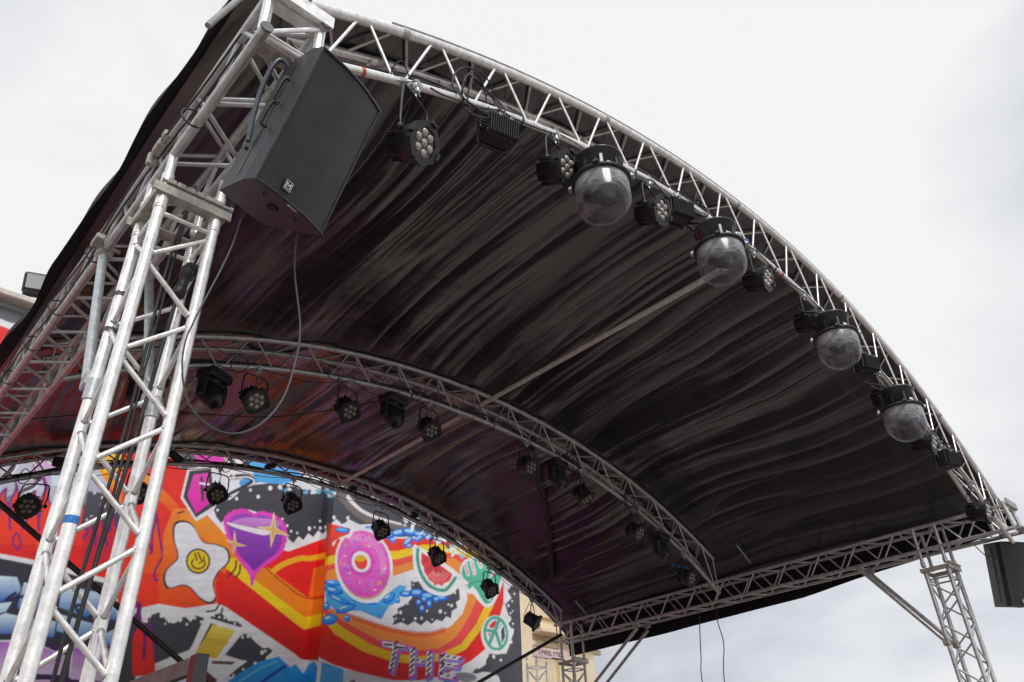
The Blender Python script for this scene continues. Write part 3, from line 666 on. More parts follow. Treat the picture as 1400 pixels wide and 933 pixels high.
# ------------------------------------------------------------------ loudspeakers
def make_speaker(w=0.39, h=0.655, d=0.30, bw=0.25):
    t = empty('loudspeaker')
    # cabinet: trapezoid plan, gently bulging front
    nf = 9; fr = [(-w/2+w*i/(nf-1), -0.028*math.cos(math.pi*(i/(nf-1)-0.5))) for i in range(nf)]
    plan = fr+[(w/2, 0.06), (bw/2, d), (-bw/2, d), (-w/2, 0.06)]
    b = MB(); n = len(plan)
    b.add([(x, y, z) for z in (-h/2, h/2) for x, y in plan], [tuple(range(n))[::-1], tuple(range(n, 2*n))]+[(k, (k+1) % n, n+(k+1) % n, n+k) for k in range(nf-1, n)])
    b.add([(x, y+0.002, z) for z in (-h/2, h/2) for x, y in fr], [(k, k+1, nf+k+1, nf+k) for k in range(nf-1)])
    b.build_local('cabinet', BOX, t)
    b = MB(); g = [(x*0.955, y-0.004) for x, y in fr]
    b.add([(x, y, z) for z in (-h/2+0.012, h/2-0.012) for x, y in g], [(k, k+1, nf+k+1, nf+k) for k in range(nf-1)], True)
    b.build_local('front_grille', GRILLE, t)
    b = MB()
    for z in (-h/2+0.004, h/2-0.004): b.tube([(x, y-0.004, z) for x, y in fr], 0.007, 8)
    for sx in (-1, 1): b.tube([(sx*(w/2-0.004), -0.004, -h/2), (sx*(w/2-0.004), -0.004, h/2)], 0.006, 8)
    b.build_local('edge_trim', BLKG, t)
    # badge: a framed letter M
    lx, lz, ly = -w/2+0.125, -h/2+0.055, -0.034
    b = MB(); b.box((lx, ly+0.002, lz), (0.042, 0.005, 0.048)); bd = b.build_local('badge', BLKG, t)
    b = MB(); y_ = ly-0.002; s_ = 0.0165
    for (x0, z0, x1, z1, th) in ((-s_, -s_*1.15, -s_, s_*1.15, .0011), (s_, -s_*1.15, s_, s_*1.15, .0011), (-s_, s_*1.15, s_, s_*1.15, .0011), (-s_, -s_*1.15, s_, -s_*1.15, .0011),
            (-.010, -.012, -.010, .012, .0020), (.010, -.012, .010, .012, .0020), (-.010, .012, 0, -.002, .0018), (.010, .012, 0, -.002, .0018), (-.005, -.012, .005, -.012, .0014)):
        b.tube([(lx+x0, y_, lz+z0), (lx+x1, y_, lz+z1)], th, 6)
    b.build_local('letter_m', WHT, bd)
    for k, z in enumerate((0.10, -0.02)):                 # side handles
        b = MB(); b.tube(cr_spline([(-w/2-0.002, 0.09, z+0.055), (-w/2-0.022, 0.10, z+0.05), (-w/2-0.025, 0.10, z-0.05), (-w/2-0.0, 0.09, z-0.055)], 4), 0.008, 8); b.build_local('handle', BLK, t)
    b = MB(); Mx = Matrix.Rotation(math.atan2((w-bw)/2, d-0.06), 3, 'Z'); b.box((-(w+bw)/4+0.0-0.004, d*0.55, 0.0), (0.006, 0.012, h*0.86), Mx.transposed()); b.build_local('side_rail', BLKG, t)
    b = MB(); b.lathe([(0.026, -0.002), (0.026, 0.004), (0.016, 0.004), (0.016, 0.012)], (0, 0.10, -h/2-0.004), (0, 0, 1), 18); b.build_local('pole_socket', BLKG, t)
    for sx in (-0.09, 0.09):
        b = MB(); b.lathe([(0, -0.006), (0.008, -0.006), (0.010, 0.0)], (sx, 0.06, -h/2-0.001), (0, 0, 1), 8); b.build_local('screw', BLKG, t)
    b = MB(); b.box((0.0, -0.022, -h/2+0.002), (0.05, 0.02, 0.012), bevel=0.003); b.build_local('grille_clip', GALV, t)
    return t
def frame_euler(Ml, Rr, Uu):
    return Matrix((Rr, Ml, Uu)).transposed().to_euler()
spk = make_speaker()
fn = Vector((0.322, -0.854, -0.408)); up = Vector((0.123, -0.389, 0.913)); rg = Vector((0.939, 0.344, 0.02))
spk.rotation_euler = frame_euler(-fn, rg, up); spk.location = S(0.317, 0.003, -0.463)
tag(spk, 'large black loudspeaker hung at the top left corner of the stage roof', 'loudspeaker', 'loudspeakers at the front corners')
br = empty('speaker_bracket', S(0.1, 0.1, -0.1)); tag(br, 'bent steel bracket holding the large left loudspeaker under the roof corner', 'bracket')
b = MB(); b.tube(cr_spline([S(0.075, 0.16, -0.50), S(0.065, 0.12, -0.30), S(0.075, 0.07, -0.14), S(0.105, 0.05, -0.075), S(0.16, 0.06, -0.10), S(0.235, 0.09, -0.17)], 6), 0.0105, 10); b.build('bent_bar', mat('dark_grey_paint', (0.075, 0.085, 0.115), 0.3, 0.2, 0.2, 20), br)
b = MB(); b.box(S(0.13, 0.19, -0.50), (0.06, 0.05, 0.05), bevel=0.006); b.tube([S(0.08, 0.2, -0.50), S(0.2, 0.17, -0.5)], 0.008, 8); b.build('swivel_block', BLK, br)
rod('hanging_bar', S(0.16, 0.06, -0.01), S(0.2, 0.10, -0.25), 0.012, STEEL, br)
spk2 = copy_tree(spk); d2 = Vector((-0.50, -0.84, -0.22)).normalized(); r2 = Vector((0.86, -0.5, 0)).normalized(); u2 = r2.cross(-d2).normalized()
spk2.rotation_euler = frame_euler(-d2, r2, u2); spk2.scale = (1.15, 1.15, 1.15); spk2.location = S(10.30, 0.58, -0.47)
tag(spk2, 'black loudspeaker cut off by the right edge of the photo', 'loudspeaker', 'loudspeakers at the front corners')
br = empty('speaker_bracket', S(W, 0.36, -0.05)); tag(br, 'thin black bent arm above the loudspeaker at the right edge', 'bracket')
b = MB(); b.tube(cr_spline([S(W-0.1, 0.40, -0.03), S(W+0.05, 0.30, 0.0), S(W+0.14, 0.28, -0.03), S(W+0.18, 0.28, -0.14)], 5), 0.014, 10); b.build('bent_bar', BLK, br)

# ------------------------------------------------------------------ cables
cable('speaker_cable', [S(0.40, 0.30, -0.66), S(0.415, 0.30, -0.90), S(0.475, 0.30, -1.17), S(0.47, 0.30, -1.36), S(0.44, 0.30, -1.51), S(0.37, 0.30, -1.63), S(0.285, 0.30, -1.69), S(0.20, 0.30, -1.69), S(0.12, 0.30, -1.64), S(0.075, 0.30, -1.55), S(0.055, 0.30, -1.44), S(0.065, 0.30, -1.32), S(0.12, 0.30, -1.06), S(0.145, 0.30, -0.92), S(0.16, 0.30, -0.78)], 0.0036, GREYC, None, 'thin grey cable hanging in a long loop below the left loudspeaker', 'cable')
GC = 'black cables running down inside the left tower'
cable('tower_cable', [S(0.16, 1.10, -0.1), S(0.13, 1.08, -0.6), S(0.135, 1.09, -1.4), S(0.11, 1.08, -2.2), S(0.12, 1.08, -3.2), S(0.12, 1.1, -4.4)], 0.0075, RUB, None, 'left black cable running down inside the near white tower', 'cable', GC)
cable('tower_cable', [S(0.20, 1.06, -0.72), S(0.185, 1.07, -1.2), S(0.17, 1.07, -1.6), S(0.14, 1.07, -2.2), S(0.13, 1.07, -3.2), S(0.14, 1.1, -4.4)], 0.009, RUB, None, 'right black cable below the plug inside the near white tower', 'cable', GC)
cable('tower_cable', [S(0.17, 1.10, 0.0), S(0.155, 1.09, -0.5), S(0.15, 1.09, -1.1), S(0.15, 1.08, -1.8), S(0.13, 1.08, -2.6), S(0.12, 1.1, -4.4)], 0.006, RUB, None, 'thin middle black cable inside the near white tower', 'cable', GC)
pg = empty('cable_plug', S(0.21, 1.05, -0.6)); tag(pg, 'chunky black cable connector hanging inside the top of the near white tower', 'plug')
b = MB(); b.lathe([(0, 0.0), (0.022, 0.0), (0.030, 0.01), (0.030, 0.05), (0.024, 0.055), (0.024, 0.11), (0.034, 0.12), (0.034, 0.17), (0.02, 0.18), (0, 0.18)], S(0.20, 1.06, -0.72), (0.12, -0.05, 0.9), 18); b.build('plug_body', BLK, pg)
b = MB(); b.box(S(0.235, 1.05, -0.545), (0.07, 0.06, 0.05), bevel=0.012); b.build('socket_cap', BLK, pg)
cable('hanging_cable', [S(10.1, 5.10, -0.05), S(10.1, 5.14, -0.28), S(10.1, 5.2, -0.7), S(10.1, 5.25, -1.07), S(10.1, 5.22, -2.2), S(10.1, 5.25, -4.4)], 0.0075, RUB, None, 'left of the two thin cables dangling under the right beam against the sky', 'cable', 'cables dangling under the right beam')
cable('hanging_cable', [S(10.1, 4.78, -0.03), S(10.1, 4.80, -0.26), S(10.1, 4.76, -0.6), S(10.1, 4.86, -1.12), S(10.1, 4.9, -2.4), S(10.1, 4.9, -4.4)], 0.0075, RUB, None, 'right of the two thin cables dangling under the right beam against the sky', 'cable', 'cables dangling under the right beam')
cable('speaker_wire', [S(W-0.05, 0.95, -0.03), S(W+0.0, 0.86, -0.2), S(W+0.03, 0.72, -0.28), S(W+0.08, 0.6, -0.30)], 0.006, RUB, None, 'short black wire drooping toward the right loudspeaker', 'cable')
cable('roof_cable', [S(0.6, 6.6, 0.95), S(1.6, 6.3, 1.25), S(3.0, 6.0, 1.5), S(4.0, 5.2, 1.72), S(4.3, 4.85, 1.75)], 0.007, RUB, None, 'thin black cable sagging under the canopy between the middle and rear arches', 'cable')
# cable bundles lying in the front arch, with loops near the second lamp
rc = random.Random(4)
def bundle(c, y, depth, x0, x1, n, rr, parent, seed, dz=0.03, mats=(None,)):
    rg_ = random.Random(seed)
    for j in range(n):
        pts = []; x = x0+rg_.random()*0.4; ph = rg_.random()*6
        while x < x1:
            pts.append(S(x, y+0.02+0.03*math.sin(x*1.3+ph)+0.02*rg_.random(), float(pv(c, x))+dz+0.05*abs(math.sin(x*2.3+ph*2))*rg_.random()+0.012*j)); x += 0.22+0.15*rg_.random()
        if len(pts) > 2: cable('cable', pts, rr*(0.8+0.5*rg_.random()), RUB, parent)
bundle(AL, 0.504, 0.29, 0.5, 9.7, 4, 0.009, archA, 1)
bundle(BL, 4.554, 0.29, 0.5, 9.3, 3, 0.010, archB, 2)
bundle(CL, 7.879, 0.27, 0.4, 9.6, 3, 0.010, archC, 3)
def loops(c, y, x, n, R_, parent, seed, rr=0.007):
    rg_ = random.Random(seed)
    for j in range(n):
        cx_ = x+0.12*(rg_.random()-0.5); cz = float(pv(c, x))-R_*0.45+0.05*rg_.random(); a = R_*(0.7+0.5*rg_.random()); bb = R_*(0.8+0.5*rg_.random()); t0 = rg_.random()
        pts = [S(cx_+a*math.cos(q+t0)*(1+0.1*math.sin(2*q)), y-0.04+0.03*math.sin(q*2+j), cz+R_*0.4+bb*math.sin(q+t0)) for q in np.linspace(0, 6.6, 14)]
        cable('cable_loop', pts, rr, RUB, parent, k=4, n=6)
loops(AL, 0.504, 1.62, 4, 0.17, archA, 11, 0.0065)
loops(AL, 0.504, 1.0, 1, 0.08, archA, 12, 0.004)
loops(AL, 0.504, 4.25, 2, 0.10, archA, 13)
loops(AL, 0.504, 6.9, 3, 0.14, archA, 14)
loops(AL, 0.504, 8.9, 2, 0.12, archA, 15)
loops(BL, 4.554, 1.90, 1, 0.10, archB, 16, 0.005)
loops(BL, 4.554, 2.95, 1, 0.09, archB, 17, 0.005)
loops(BL, 4.554, 4.1, 1, 0.09, archB, 18, 0.005)
loops(BL, 4.554, 6.7, 3, 0.14, archB, 19)
loops(BL, 4.554, 7.9, 3, 0.12, archB, 20)
for k, x_ in enumerate((0.9, 2.0, 3.3, 5.4, 6.9, 8.3, 9.1)): loops(CL, 7.879, x_, 1, 0.08, archC, 30+k, 0.006)
for k, (x_, s_) in enumerate(((1.28, .16), (2.55, .12), (3.9, .10), (5.3, .07), (6.5, .08), (8.4, .07))):
    b = MB(); b.box(S(x_, 7.87, float(pv(CL, x_))+0.10), (s_*1.7, 0.10, s_*0.7), Matrix.Rotation(0.5*math.sin(k*2.1), 3, 'Y'), bevel=0.02); b.build('junction_box', BLK, archC)
for x_, y_, z_ in ((4.85, 0.52, 1.86), (4.92, 0.5, 1.80)):
    b = MB(); b.lathe([(0, 0), (0.03, 0), (0.034, 0.02), (0.034, 0.08), (0.02, 0.09), (0, 0.09)], S(x_, y_, z_), (0.9, -0.3, 0.2), 14); b.build('cable_plug', BLUEP if x_ > 4.9 else GALV, archA)
for x_ in (8.62, 8.76, 8.92):
    b = MB(); b.lathe([(0, 0), (0.02, 0), (0.024, 0.02), (0.024, 0.06), (0.014, 0.07), (0, 0.07)], S(x_+0.05, 4.5, 0.30), (0.9, -0.3, 0.2), 12); b.build('cable_plug', BLUEP, beamR)

def link_cables(c, y, xs, drop, parent, seed, r=0.0045):
    rg_ = random.Random(seed)
    for a, b_ in zip(xs[:-1], xs[1:]):
        if b_-a > 2.2: continue
        d = drop*(0.5+rg_.random()); n = 7
        pts = [S(a+(b_-a)*k/n, y-0.035+0.015*rg_.random(), float(pv(c, a+(b_-a)*k/n))-0.01-d*math.sin(math.pi*k/n)**(0.8+0.5*rg_.random())) for k in range(n+1)]
        cable('link_cable', pts, r*(0.8+0.5*rg_.random()), RUB, parent, k=4, n=6)
link_cables(AL, 0.504, [1.2, 1.8, 2.4, 3.55, 3.9, 5.15, 6.05, 7.1, 7.5, 8.3, 8.75, 9.35], 0.07, archA, 51)
link_cables(BL, 4.554, [1.1, 1.7, 2.1, 3.2, 3.8, 4.3, 5.9, 6.5, 7.0, 8.0, 8.6, 9.1], 0.09, archB, 52)
link_cables(CL, 7.879, [1.1, 2.2, 3.2, 4.3, 5.9, 7.0, 8.1, 9.1], 0.10, archC, 53)
for k, x_ in enumerate([1.45, 2.0, 2.75, 3.3, 4.6, 5.5, 6.4, 8.0, 9.0]):   # ties of tape round the lower chord
    ring('black_tape', AL, 0.504, x_, GRYT, 0.02, archA, 0.0285)

# ------------------------------------------------------------------ black braces by the wall, bits at the bottom edge
o = rod('brace_tube', S(0.1, 7.6, 0.72), S(4.2, 7.6, -1.80), 0.032, BLK, None, 14); tag(o, 'black tube slanting down in front of the mural at the left', 'tube', 'black slanting tubes in front of the mural')
o = rod('brace_tube', S(9.75, 7.82, 0.03), S(6.2, 7.82, -1.68), 0.028, BLK, None, 14); tag(o, 'black tube slanting across the right end of the mural to the rear tower', 'tube', 'black slanting tubes in front of the mural')
DARKST = mat('dark_brushed_steel', (0.13, 0.13, 0.13), 0.5, 0.0, 0.4, 12, rvar=0.1)
fr = empty('metal_frame', S(1.40, 3.0, -GZ+1.1)); tag(fr, 'grey steel frame corner poking up at the bottom left in front of the mural', 'frame')
b = MB(); b.box(S(1.385, 3.0, -2.65), (0.085, 0.10, 1.53), bevel=0.006); b.build('upright', BLKG, fr)
b = MB(); b.box(S(1.375, 4.10, -1.945), (0.05, 2.08, 0.105), bevel=0.004); b.build('top_rail', DARKST, fr)
b = MB(); b.box(S(1.375, 4.10, -2.16), (0.05, 2.08, 0.05), bevel=0.004); b.build('lower_rail', DARKST, fr)
b = MB(); b.tube([S(1.33, 4.6, -1.96), S(1.33, 3.1, -2.10)], 0.006, 8); b.build('wire', RUB, fr)

# ------------------------------------------------------------------ the painted wall behind the stage
YL, YR, XF = 10.0, 9.6, 5.97          # left wall plane, right (nearer) wall plane, x of the return between them
SC = 2; UX0, UY0, UX1, UY1 = -260, 380, 760, 1560
canvas = np.zeros(((UY1-UY0)*SC, (UX1-UX0)*SC, 3), np.float32)
def lin(c): c = np.array(c, float)/255; return np.where(c < 0.04045, c/12.92, ((c+0.055)/1.055)**2.4)
def fill(pts, col, col2=None, sm=0, alpha=1.0, horiz=False):
    """paint a polygon; col2 gives an airbrushed blend from top to bottom (or left to right)"""
    if sm: pts = cr_spline(pts, sm, True)
    P = (np.array(pts, float)-[UX0, UY0])*SC
    x0, y0 = np.maximum(np.floor(P.min(0)).astype(int), 0); x1, y1 = np.minimum(np.ceil(P.max(0)).astype(int)+1, [canvas.shape[1], canvas.shape[0]])
    if x1 <= x0 or y1 <= y0: return
    ys = np.arange(y0, y1)+0.5; xs = np.arange(x0, x1)+0.5; m = np.zeros((y1-y0, x1-x0), bool)
    Q = np.roll(P, -1, 0)
    for (ax, ay), (bx_, by_) in zip(P, Q):
        if ay == by_: continue
        r_ = (ys >= min(ay, by_)) & (ys < max(ay, by_))
        if not r_.any(): continue
        xc = ax+(ys[r_]-ay)*(bx_-ax)/(by_-ay); m[r_] ^= xs[None, :] > xc[:, None]
    c = lin(col)
    if col2 is not None:
        t = (np.linspace(0, 1, y1-y0)[:, None] if not horiz else np.linspace(0, 1, x1-x0)[None, :]); t = t[..., None]*np.ones((y1-y0, x1-x0, 1))
        cc = c*(1-t)+lin(col2)*t
    else: cc = np.broadcast_to(c, (y1-y0, x1-x0, 3))
    sub = canvas[y0:y1, x0:x1]; sub[m] = sub[m]*(1-alpha)+cc[m]*alpha
def ell(cx_, cy_, rx, ry, rot_=0, n=32, a0=0, a1=2*math.pi):
    c, s_ = math.cos(rot_), math.sin(rot_); return [(cx_+rx*math.cos(a)*c-ry*math.sin(a)*s_, cy_+rx*math.cos(a)*s_+ry*math.sin(a)*c) for a in np.linspace(a0, a1, n, endpoint=abs(a1-a0) < 6.28)]
def stroke(pts, wd, col, col2=None, sm=6, taper=False, alpha=1.0, closed=False):
    P = np.array(cr_spline(pts, sm, closed)+([] if not closed else [np.array(pts[0], float)])); d = np.gradient(P, axis=0); n = np.stack([-d[:, 1], d[:, 0]], 1); n /= np.linalg.norm(n, axis=1)[:, None]+1e-9
    k = np.linspace(0, 1, len(P)); w_ = np.interp(k, np.linspace(0, 1, len(wd)), wd) if isinstance(wd, (list, tuple)) else np.full(len(P), wd)
    if taper: w_ = w_*np.sin(np.pi*np.clip(k, 0.03, 0.97))**0.5
    A, B = P+n*w_[:, None]/2, P-n*w_[:, None]/2
    for i in range(len(P)-1): fill([A[i], A[i+1], B[i+1], B[i]], col, alpha=alpha) if col2 is None else fill([A[i], A[i+1], B[i+1], B[i]], tuple(np.array(col)*(1-k[i])+np.array(col2)*k[i]), alpha=alpha)
    if not taper:
        for i in (0, -1): fill(ell(P[i][0], P[i][1], w_[i]/2, w_[i]/2, n=10), col if (i == 0 or col2 is None) else col2, alpha=alpha)
def dots(lst, col=(238, 238, 240)):
    for x, y, r_ in lst: fill(ell(x, y, r_*0.85, r_, n=12), col)
def Tt(ox, oy, s_): return lambda pts: [(ox+p[0]/s_, oy+p[1]/s_) for p in pts]
A1 = Tt(180, 620, 2.982); A2 = Tt(420, 660, 3.418); A3 = Tt(0, 600, 2.8); A4 = Tt(500, 840, 6.364)
def star(cx_, cy_, pts, T, out_, inn):
    o = []; n = len(pts)
    for i, (x, y) in enumerate(pts):
        nx_, ny_ = pts[(i+1) % n]; o.append((x, y)); mx_, my_ = (x+nx_)/2, (y+ny_)/2; o.append((cx_+(mx_-cx_)*0.30, cy_+(my_-cy_)*0.30))
    fill(T(o), out_); fill(T([(cx_+(x-cx_)*0.72, cy_+(y-cy_)*0.72) for x, y in o]), inn, (205, 165, 90))
WHT_, RED, RED2, DRK, ORG, YEL, PUR, MAG = (232, 232, 238), (232, 62, 44), (238, 88, 84), (52, 52, 60), (250, 140, 70), (250, 205, 20), (108, 34, 120), (228, 75, 185)
def flames(T, tips, base_y, body=(240, 70, 48), lineC=(112, 40, 122), lw=3.0, vy=None):
    """one row of painted flame tongues: sharp curling tips, round valleys between them"""
    out_ = []
    for i, (x, y, dx, wd) in enumerate(tips):
        H = base_y-y; v = base_y-(0.28 if i % 2 else 0.52)*H
        out_ += [(x-wd*0.62, v), (x-wd*0.46, v-0.08*H), (x-wd*0.34+dx*0.4, y+0.36*H), (x-wd*0.16-dx*0.2, y+0.16*H), (x+dx*0.5, y), (x+wd*0.10+dx*0.1, y+0.20*H), (x+wd*0.32+dx*0.5, y+0.38*H), (x+wd*0.44, v-0.08*H), (x+wd*0.50, v+0.03*H)]
    c_ = [tuple(p) for p in cr_spline(out_, 5)]
    fill(T(c_+[(c_[-1][0], base_y+8), (c_[0][0], base_y+8)]), body); stroke(T(out_), lw, lineC, sm=5)
# --- left wall, ground colours
fill([(UX0, UY0), (480, UY0), (480, UY1), (UX0, UY1)], (226, 52, 40))
fill([(-260, 440), (480, 400), (480, 640), (-260, 640)], (214, 214, 224))
fill([(-260, 380), (60, 380), (60, 442), (-260, 442)], (92, 94, 102))
fill([(-260, 330), (40, 452), (40, 461), (-260, 342)], (232, 232, 236))
fill([(-260, 342), (45, 463), (60, 540), (-260, 620)], (222, 54, 56))
stroke([(-20, 545), (4, 512), (16, 492), (34, 480)], 5, (235, 235, 238)); stroke([(-20, 520), (4, 498), (14, 486), (24, 480)], 3, (235, 200, 205))
# upper left: pale graffiti outlines
fill(A3([(-200, 20), (420, -10), (420, 240), (300, 250), (250, 350), (120, 310), (-200, 330)]), (204, 204, 218), (170, 172, 190))
fill(A3([(120, 60), (210, 50), (240, 120), (190, 170), (130, 150)]), (212, 180, 222), sm=4)
for q in ([(40, 120), (80, 70), (130, 90), (140, 170), (90, 200)], [(180, 80), (220, 110), (200, 150), (260, 130)], [(0, 90), (40, 60), (60, 100), (20, 150)], [(250, 70), (290, 110), (270, 160), (320, 180)], [(300, 60), (340, 90), (400, 80)]):
    stroke(A3(q), 6, (70, 66, 78)); stroke(A3([(x+4, y+8) for x, y in q]), 2.2, (240, 240, 244))
fill(A3([(190, 120), (330, 90), (330, 170), (200, 180)]), (150, 190, 232), (225, 232, 244))
fill(A3([(0, 230), (90, 200), (60, 260), (0, 275)]), (120, 120, 132))
flames(A3, [(-160, 170, 20, 58), (-100, 210, -18, 56), (-45, 160, 20, 56), (12, 190, 24, 56), (66, 150, -22, 54), (122, 200, 26, 56), (180, 150, -20, 58), (238, 230, 24, 56), (296, 170, -22, 58)], 400)
for q in ([(70, 425), (48, 400), (62, 360), (80, 395), (70, 425)], [(205, 440), (190, 410), (212, 370), (222, 410), (205, 440)]): stroke(A3(q), 2.6, (112, 40, 122))
fill(A3([(140, 390), (200, 400), (180, 440), (140, 430)]), (236, 110, 60), alpha=0.7)
# centre-left: dark patch with dots, orange glow
fill(A3([(335, 200), (470, 220), (480, 300), (450, 420), (360, 400), (310, 330)]), (70, 68, 80))
dots([(q[0], q[1], r_) for q, r_ in zip(A3([(362, 208), (395, 255), (392, 225), (350, 300), (332, 310), (420, 300), (405, 340)]), (2.0, 4.2, 1.8, 2.6, 1.6, 2, 3))])
flames(A3, [(345, 300, 14, 44), (388, 250, -16, 44), (432, 280, 16, 44), (474, 330, -10, 40)], 470, (205, 45, 60), PUR, 3.2)
fill(A3([(350, 60), (520, 20), (620, 20), (616, 130), (520, 220), (470, 260), (390, 140)]), (246, 180, 30), (250, 120, 50))
fill(A3([(430, 130), (620, 90), (620, 330), (560, 300), (480, 240)]), (246, 130, 60), (238, 80, 50))
fill(A3([(350, 60), (460, 50), (480, 110), (400, 130)]), (238, 190, 40))
# white line, black band and chrome letters lower left
fill(A3([(-400, 380), (0, 440), (160, 470), (500, 560), (500, 1000), (-400, 1000)]), (235, 235, 240))
fill(A3([(-400, 400), (0, 458), (160, 489), (500, 580), (500, 1000), (-400, 1000)]), (44, 44, 56))
def chrome(P_): fill(A3([(x-5, y-5) for x, y in P_]), (16, 34, 84)); fill(A3(P_), (214, 236, 248), (28, 92, 178))
for P_ in ([(-80, 520), (65, 530), (85, 585), (10, 625), (-80, 600)], [(-80, 640), (45, 625), (0, 700), (-80, 730)], [(92, 550), (200, 572), (178, 655), (66, 650)], [(-10, 680), (20, 668), (130, 690), (140, 752), (-20, 745)],
        [(150, 690), (215, 700), (205, 762), (150, 755)], [(236, 560), (390, 592), (374, 650), (330, 685), (226, 645)], [(228, 672), (370, 712), (330, 770), (214, 735)], [(400, 600), (480, 620), (470, 700), (392, 690)], [(345, 770), (460, 720), (470, 790), (340, 800)]): chrome(P_)
for q in ([(60, 590), (20, 620), (100, 600)], [(200, 600), (150, 640)], [(320, 690), (290, 640), (350, 640)]): stroke(A3(q), 4, (14, 30, 80))
fill(A3([(-400, 765), (500, 800), (500, 1400), (-400, 1400)]), (60, 24, 84))
for P_ in ([(-60, 775), (112, 780), (92, 880), (-60, 910)], [(150, 790), (262, 840), (236, 905), (140, 900)], [(280, 800), (420, 810), (400, 930), (270, 920)], [(-60, 930), (200, 930), (200, 1000), (-60, 1000)]):
    fill(A3([(x-6, y-6) for x, y in P_]), (236, 232, 240)); fill(A3(P_), (178, 110, 196), (226, 206, 236))
# --- middle section (drawn in the frame of the egg and lips)
fill(A1([(-10, -60), (200, 40), (215, 260), (180, 640), (-60, 660), (-30, 0)]), (226, 52, 42), (232, 70, 40))
fill(A1([(40, 80), (90, 110), (190, 215), (180, 250), (110, 190), (30, 140)]), (250, 150, 60), (240, 90, 50), sm=4)
flames(A1, [(60, 330, 10, 40), (104, 235, -12, 42), (150, 320, 12, 42)], 480, (240, 96, 50), PUR, 2.6)
for q in ([(140, 400), (95, 480), (100, 520), (130, 480), (140, 410)],): stroke(A1(q), 2.6, PUR)
fill(A1([(-60, 640), (30, 632), (110, 614), (220, 632), (350, 612), (385, 628), (530, 702), (690, 840), (740, 835), (760, 850), (760, 1200), (-60, 1200)]), WHT_)
fill(A1([(110, 470), (340, 520), (350, 612), (220, 630), (110, 612)]), (228, 110, 50), (232, 80, 44))
fill(A1([(170, 225), (240, 225), (330, 330), (400, 400), (400, 460), (360, 520), (120, 600), (130, 330)]), (246, 140, 66), (236, 90, 50))
fill(A1([(190, 240), (300, 252), (380, 330), (480, 470), (560, 466), (720, 588), (860, 560), (860, 640), (705, 668), (500, 520), (400, 445), (300, 345), (200, 290)]), (252, 150, 70), (246, 132, 40))
fill(A1([(395, 430), (420, 425), (500, 515), (705, 668), (860, 635), (860, 680), (710, 724), (640, 675), (500, 560), (385, 468)]), (254, 205, 10))
fill(A1([(700, 720), (860, 676), (860, 850), (700, 842), (360, 610), (340, 470), (500, 560)]), (228, 58, 38), (196, 26, 30))
fill(A1([(560, 380), (700, 345), (860, 310), (860, 590), (720, 590), (570, 480)]), (232, 52, 38))
fill(A1([(740, 470), (860, 430), (860, 560), (722, 590)]), (244, 120, 20))
stroke(A1([(575, 482), (620, 452), (690, 428), (735, 428), (860, 398)]), 7.5, (250, 180, 30))
stroke(A1([(540, 462), (620, 530), (720, 592), (860, 570)]), 1.8, (150, 70, 30))
fill(A1([(180, -60), (860, -60), (860, 320), (640, 400), (380, 330), (300, 245), (270, 40)]), (236, 236, 242))
fill(A1([(170, -20), (260, -40), (290, 50), (230, 70), (190, 60)]), (90, 90, 100)); fill(A1([(240, -60), (370, -60), (380, 40), (270, 55)]), (222, 80, 180))
fill(A1([(370, -80), (420, -60), (430, 60), (480, 100), (540, 125), (650, 130), (860, 150), (860, -80)]), (238, 240, 246))
fill(A1([(450, 20), (560, 30), (700, 90), (600, 128), (520, 118), (455, 140), (440, 110), (500, 90)]), (110, 190, 240), (90, 160, 225), sm=3)
for q in ([(170, 0), (190, 50)], [(400, 10), (430, 60), (470, 40)], [(395, 100), (470, 95), (490, 120), (400, 170)]): stroke(A1(q), 7, (46, 46, 54)); stroke(A1([(x+6, y+3) for x, y in q]), 2, (240, 240, 245))
blk = [(330, 215), (350, 190), (400, 190), (430, 168), (445, 145), (500, 128), (560, 122), (640, 130), (700, 148), (760, 150), (860, 165), (860, 300)]
fr_ = [(840+20*i*-1, 300+(i*6)+(12 if i % 2 else -10)) for i in range(11)]
fill(A1(blk+fr_+[(600, 270), (480, 230), (400, 240), (365, 285), (345, 260)]), (62, 62, 70), (52, 52, 62))
dots([(*q, r_) for q, r_ in zip(A1([(350, 232), (335, 245), (428, 185), (484, 150), (516, 177), (565, 142), (605, 138), (640, 128), (690, 132), (735, 160), (615, 268), (634, 295), (650, 318), (675, 325), (725, 308), (770, 305), (790, 300), (822, 262), (800, 285)]), (2, 1.6, 2.4, 2.4, 2.8, 3.4, 3.4, 3, 2.6, 2.4, 1.8, 2.2, 2, 1.8, 2.6, 2.4, 2, 2.6, 2))])
# pink gem
fill(A1([(228, 62), (340, 55), (395, 70), (400, 105), (330, 240), (262, 278), (200, 182)]), WHT_)
fill(A1([(236, 72), (325, 62), (335, 215), (262, 262), (210, 178)]), (52, 50, 60)); fill(A1([(252, 88), (312, 80), (318, 205), (262, 246), (226, 172)]), (232, 84, 182), (220, 60, 172))
stroke(A1([(285, 100), (290, 190)]), 4, (52, 50, 60)); stroke(A1([(286, 148), (330, 140)]), 4, (52, 50, 60))
star(415, 100, [(418, 70), (450, 100), (420, 125), (390, 100)], A1, (240, 240, 245), (240, 240, 245)); stroke(A1([(280, 122), (320, 128)]), 3, WHT_)
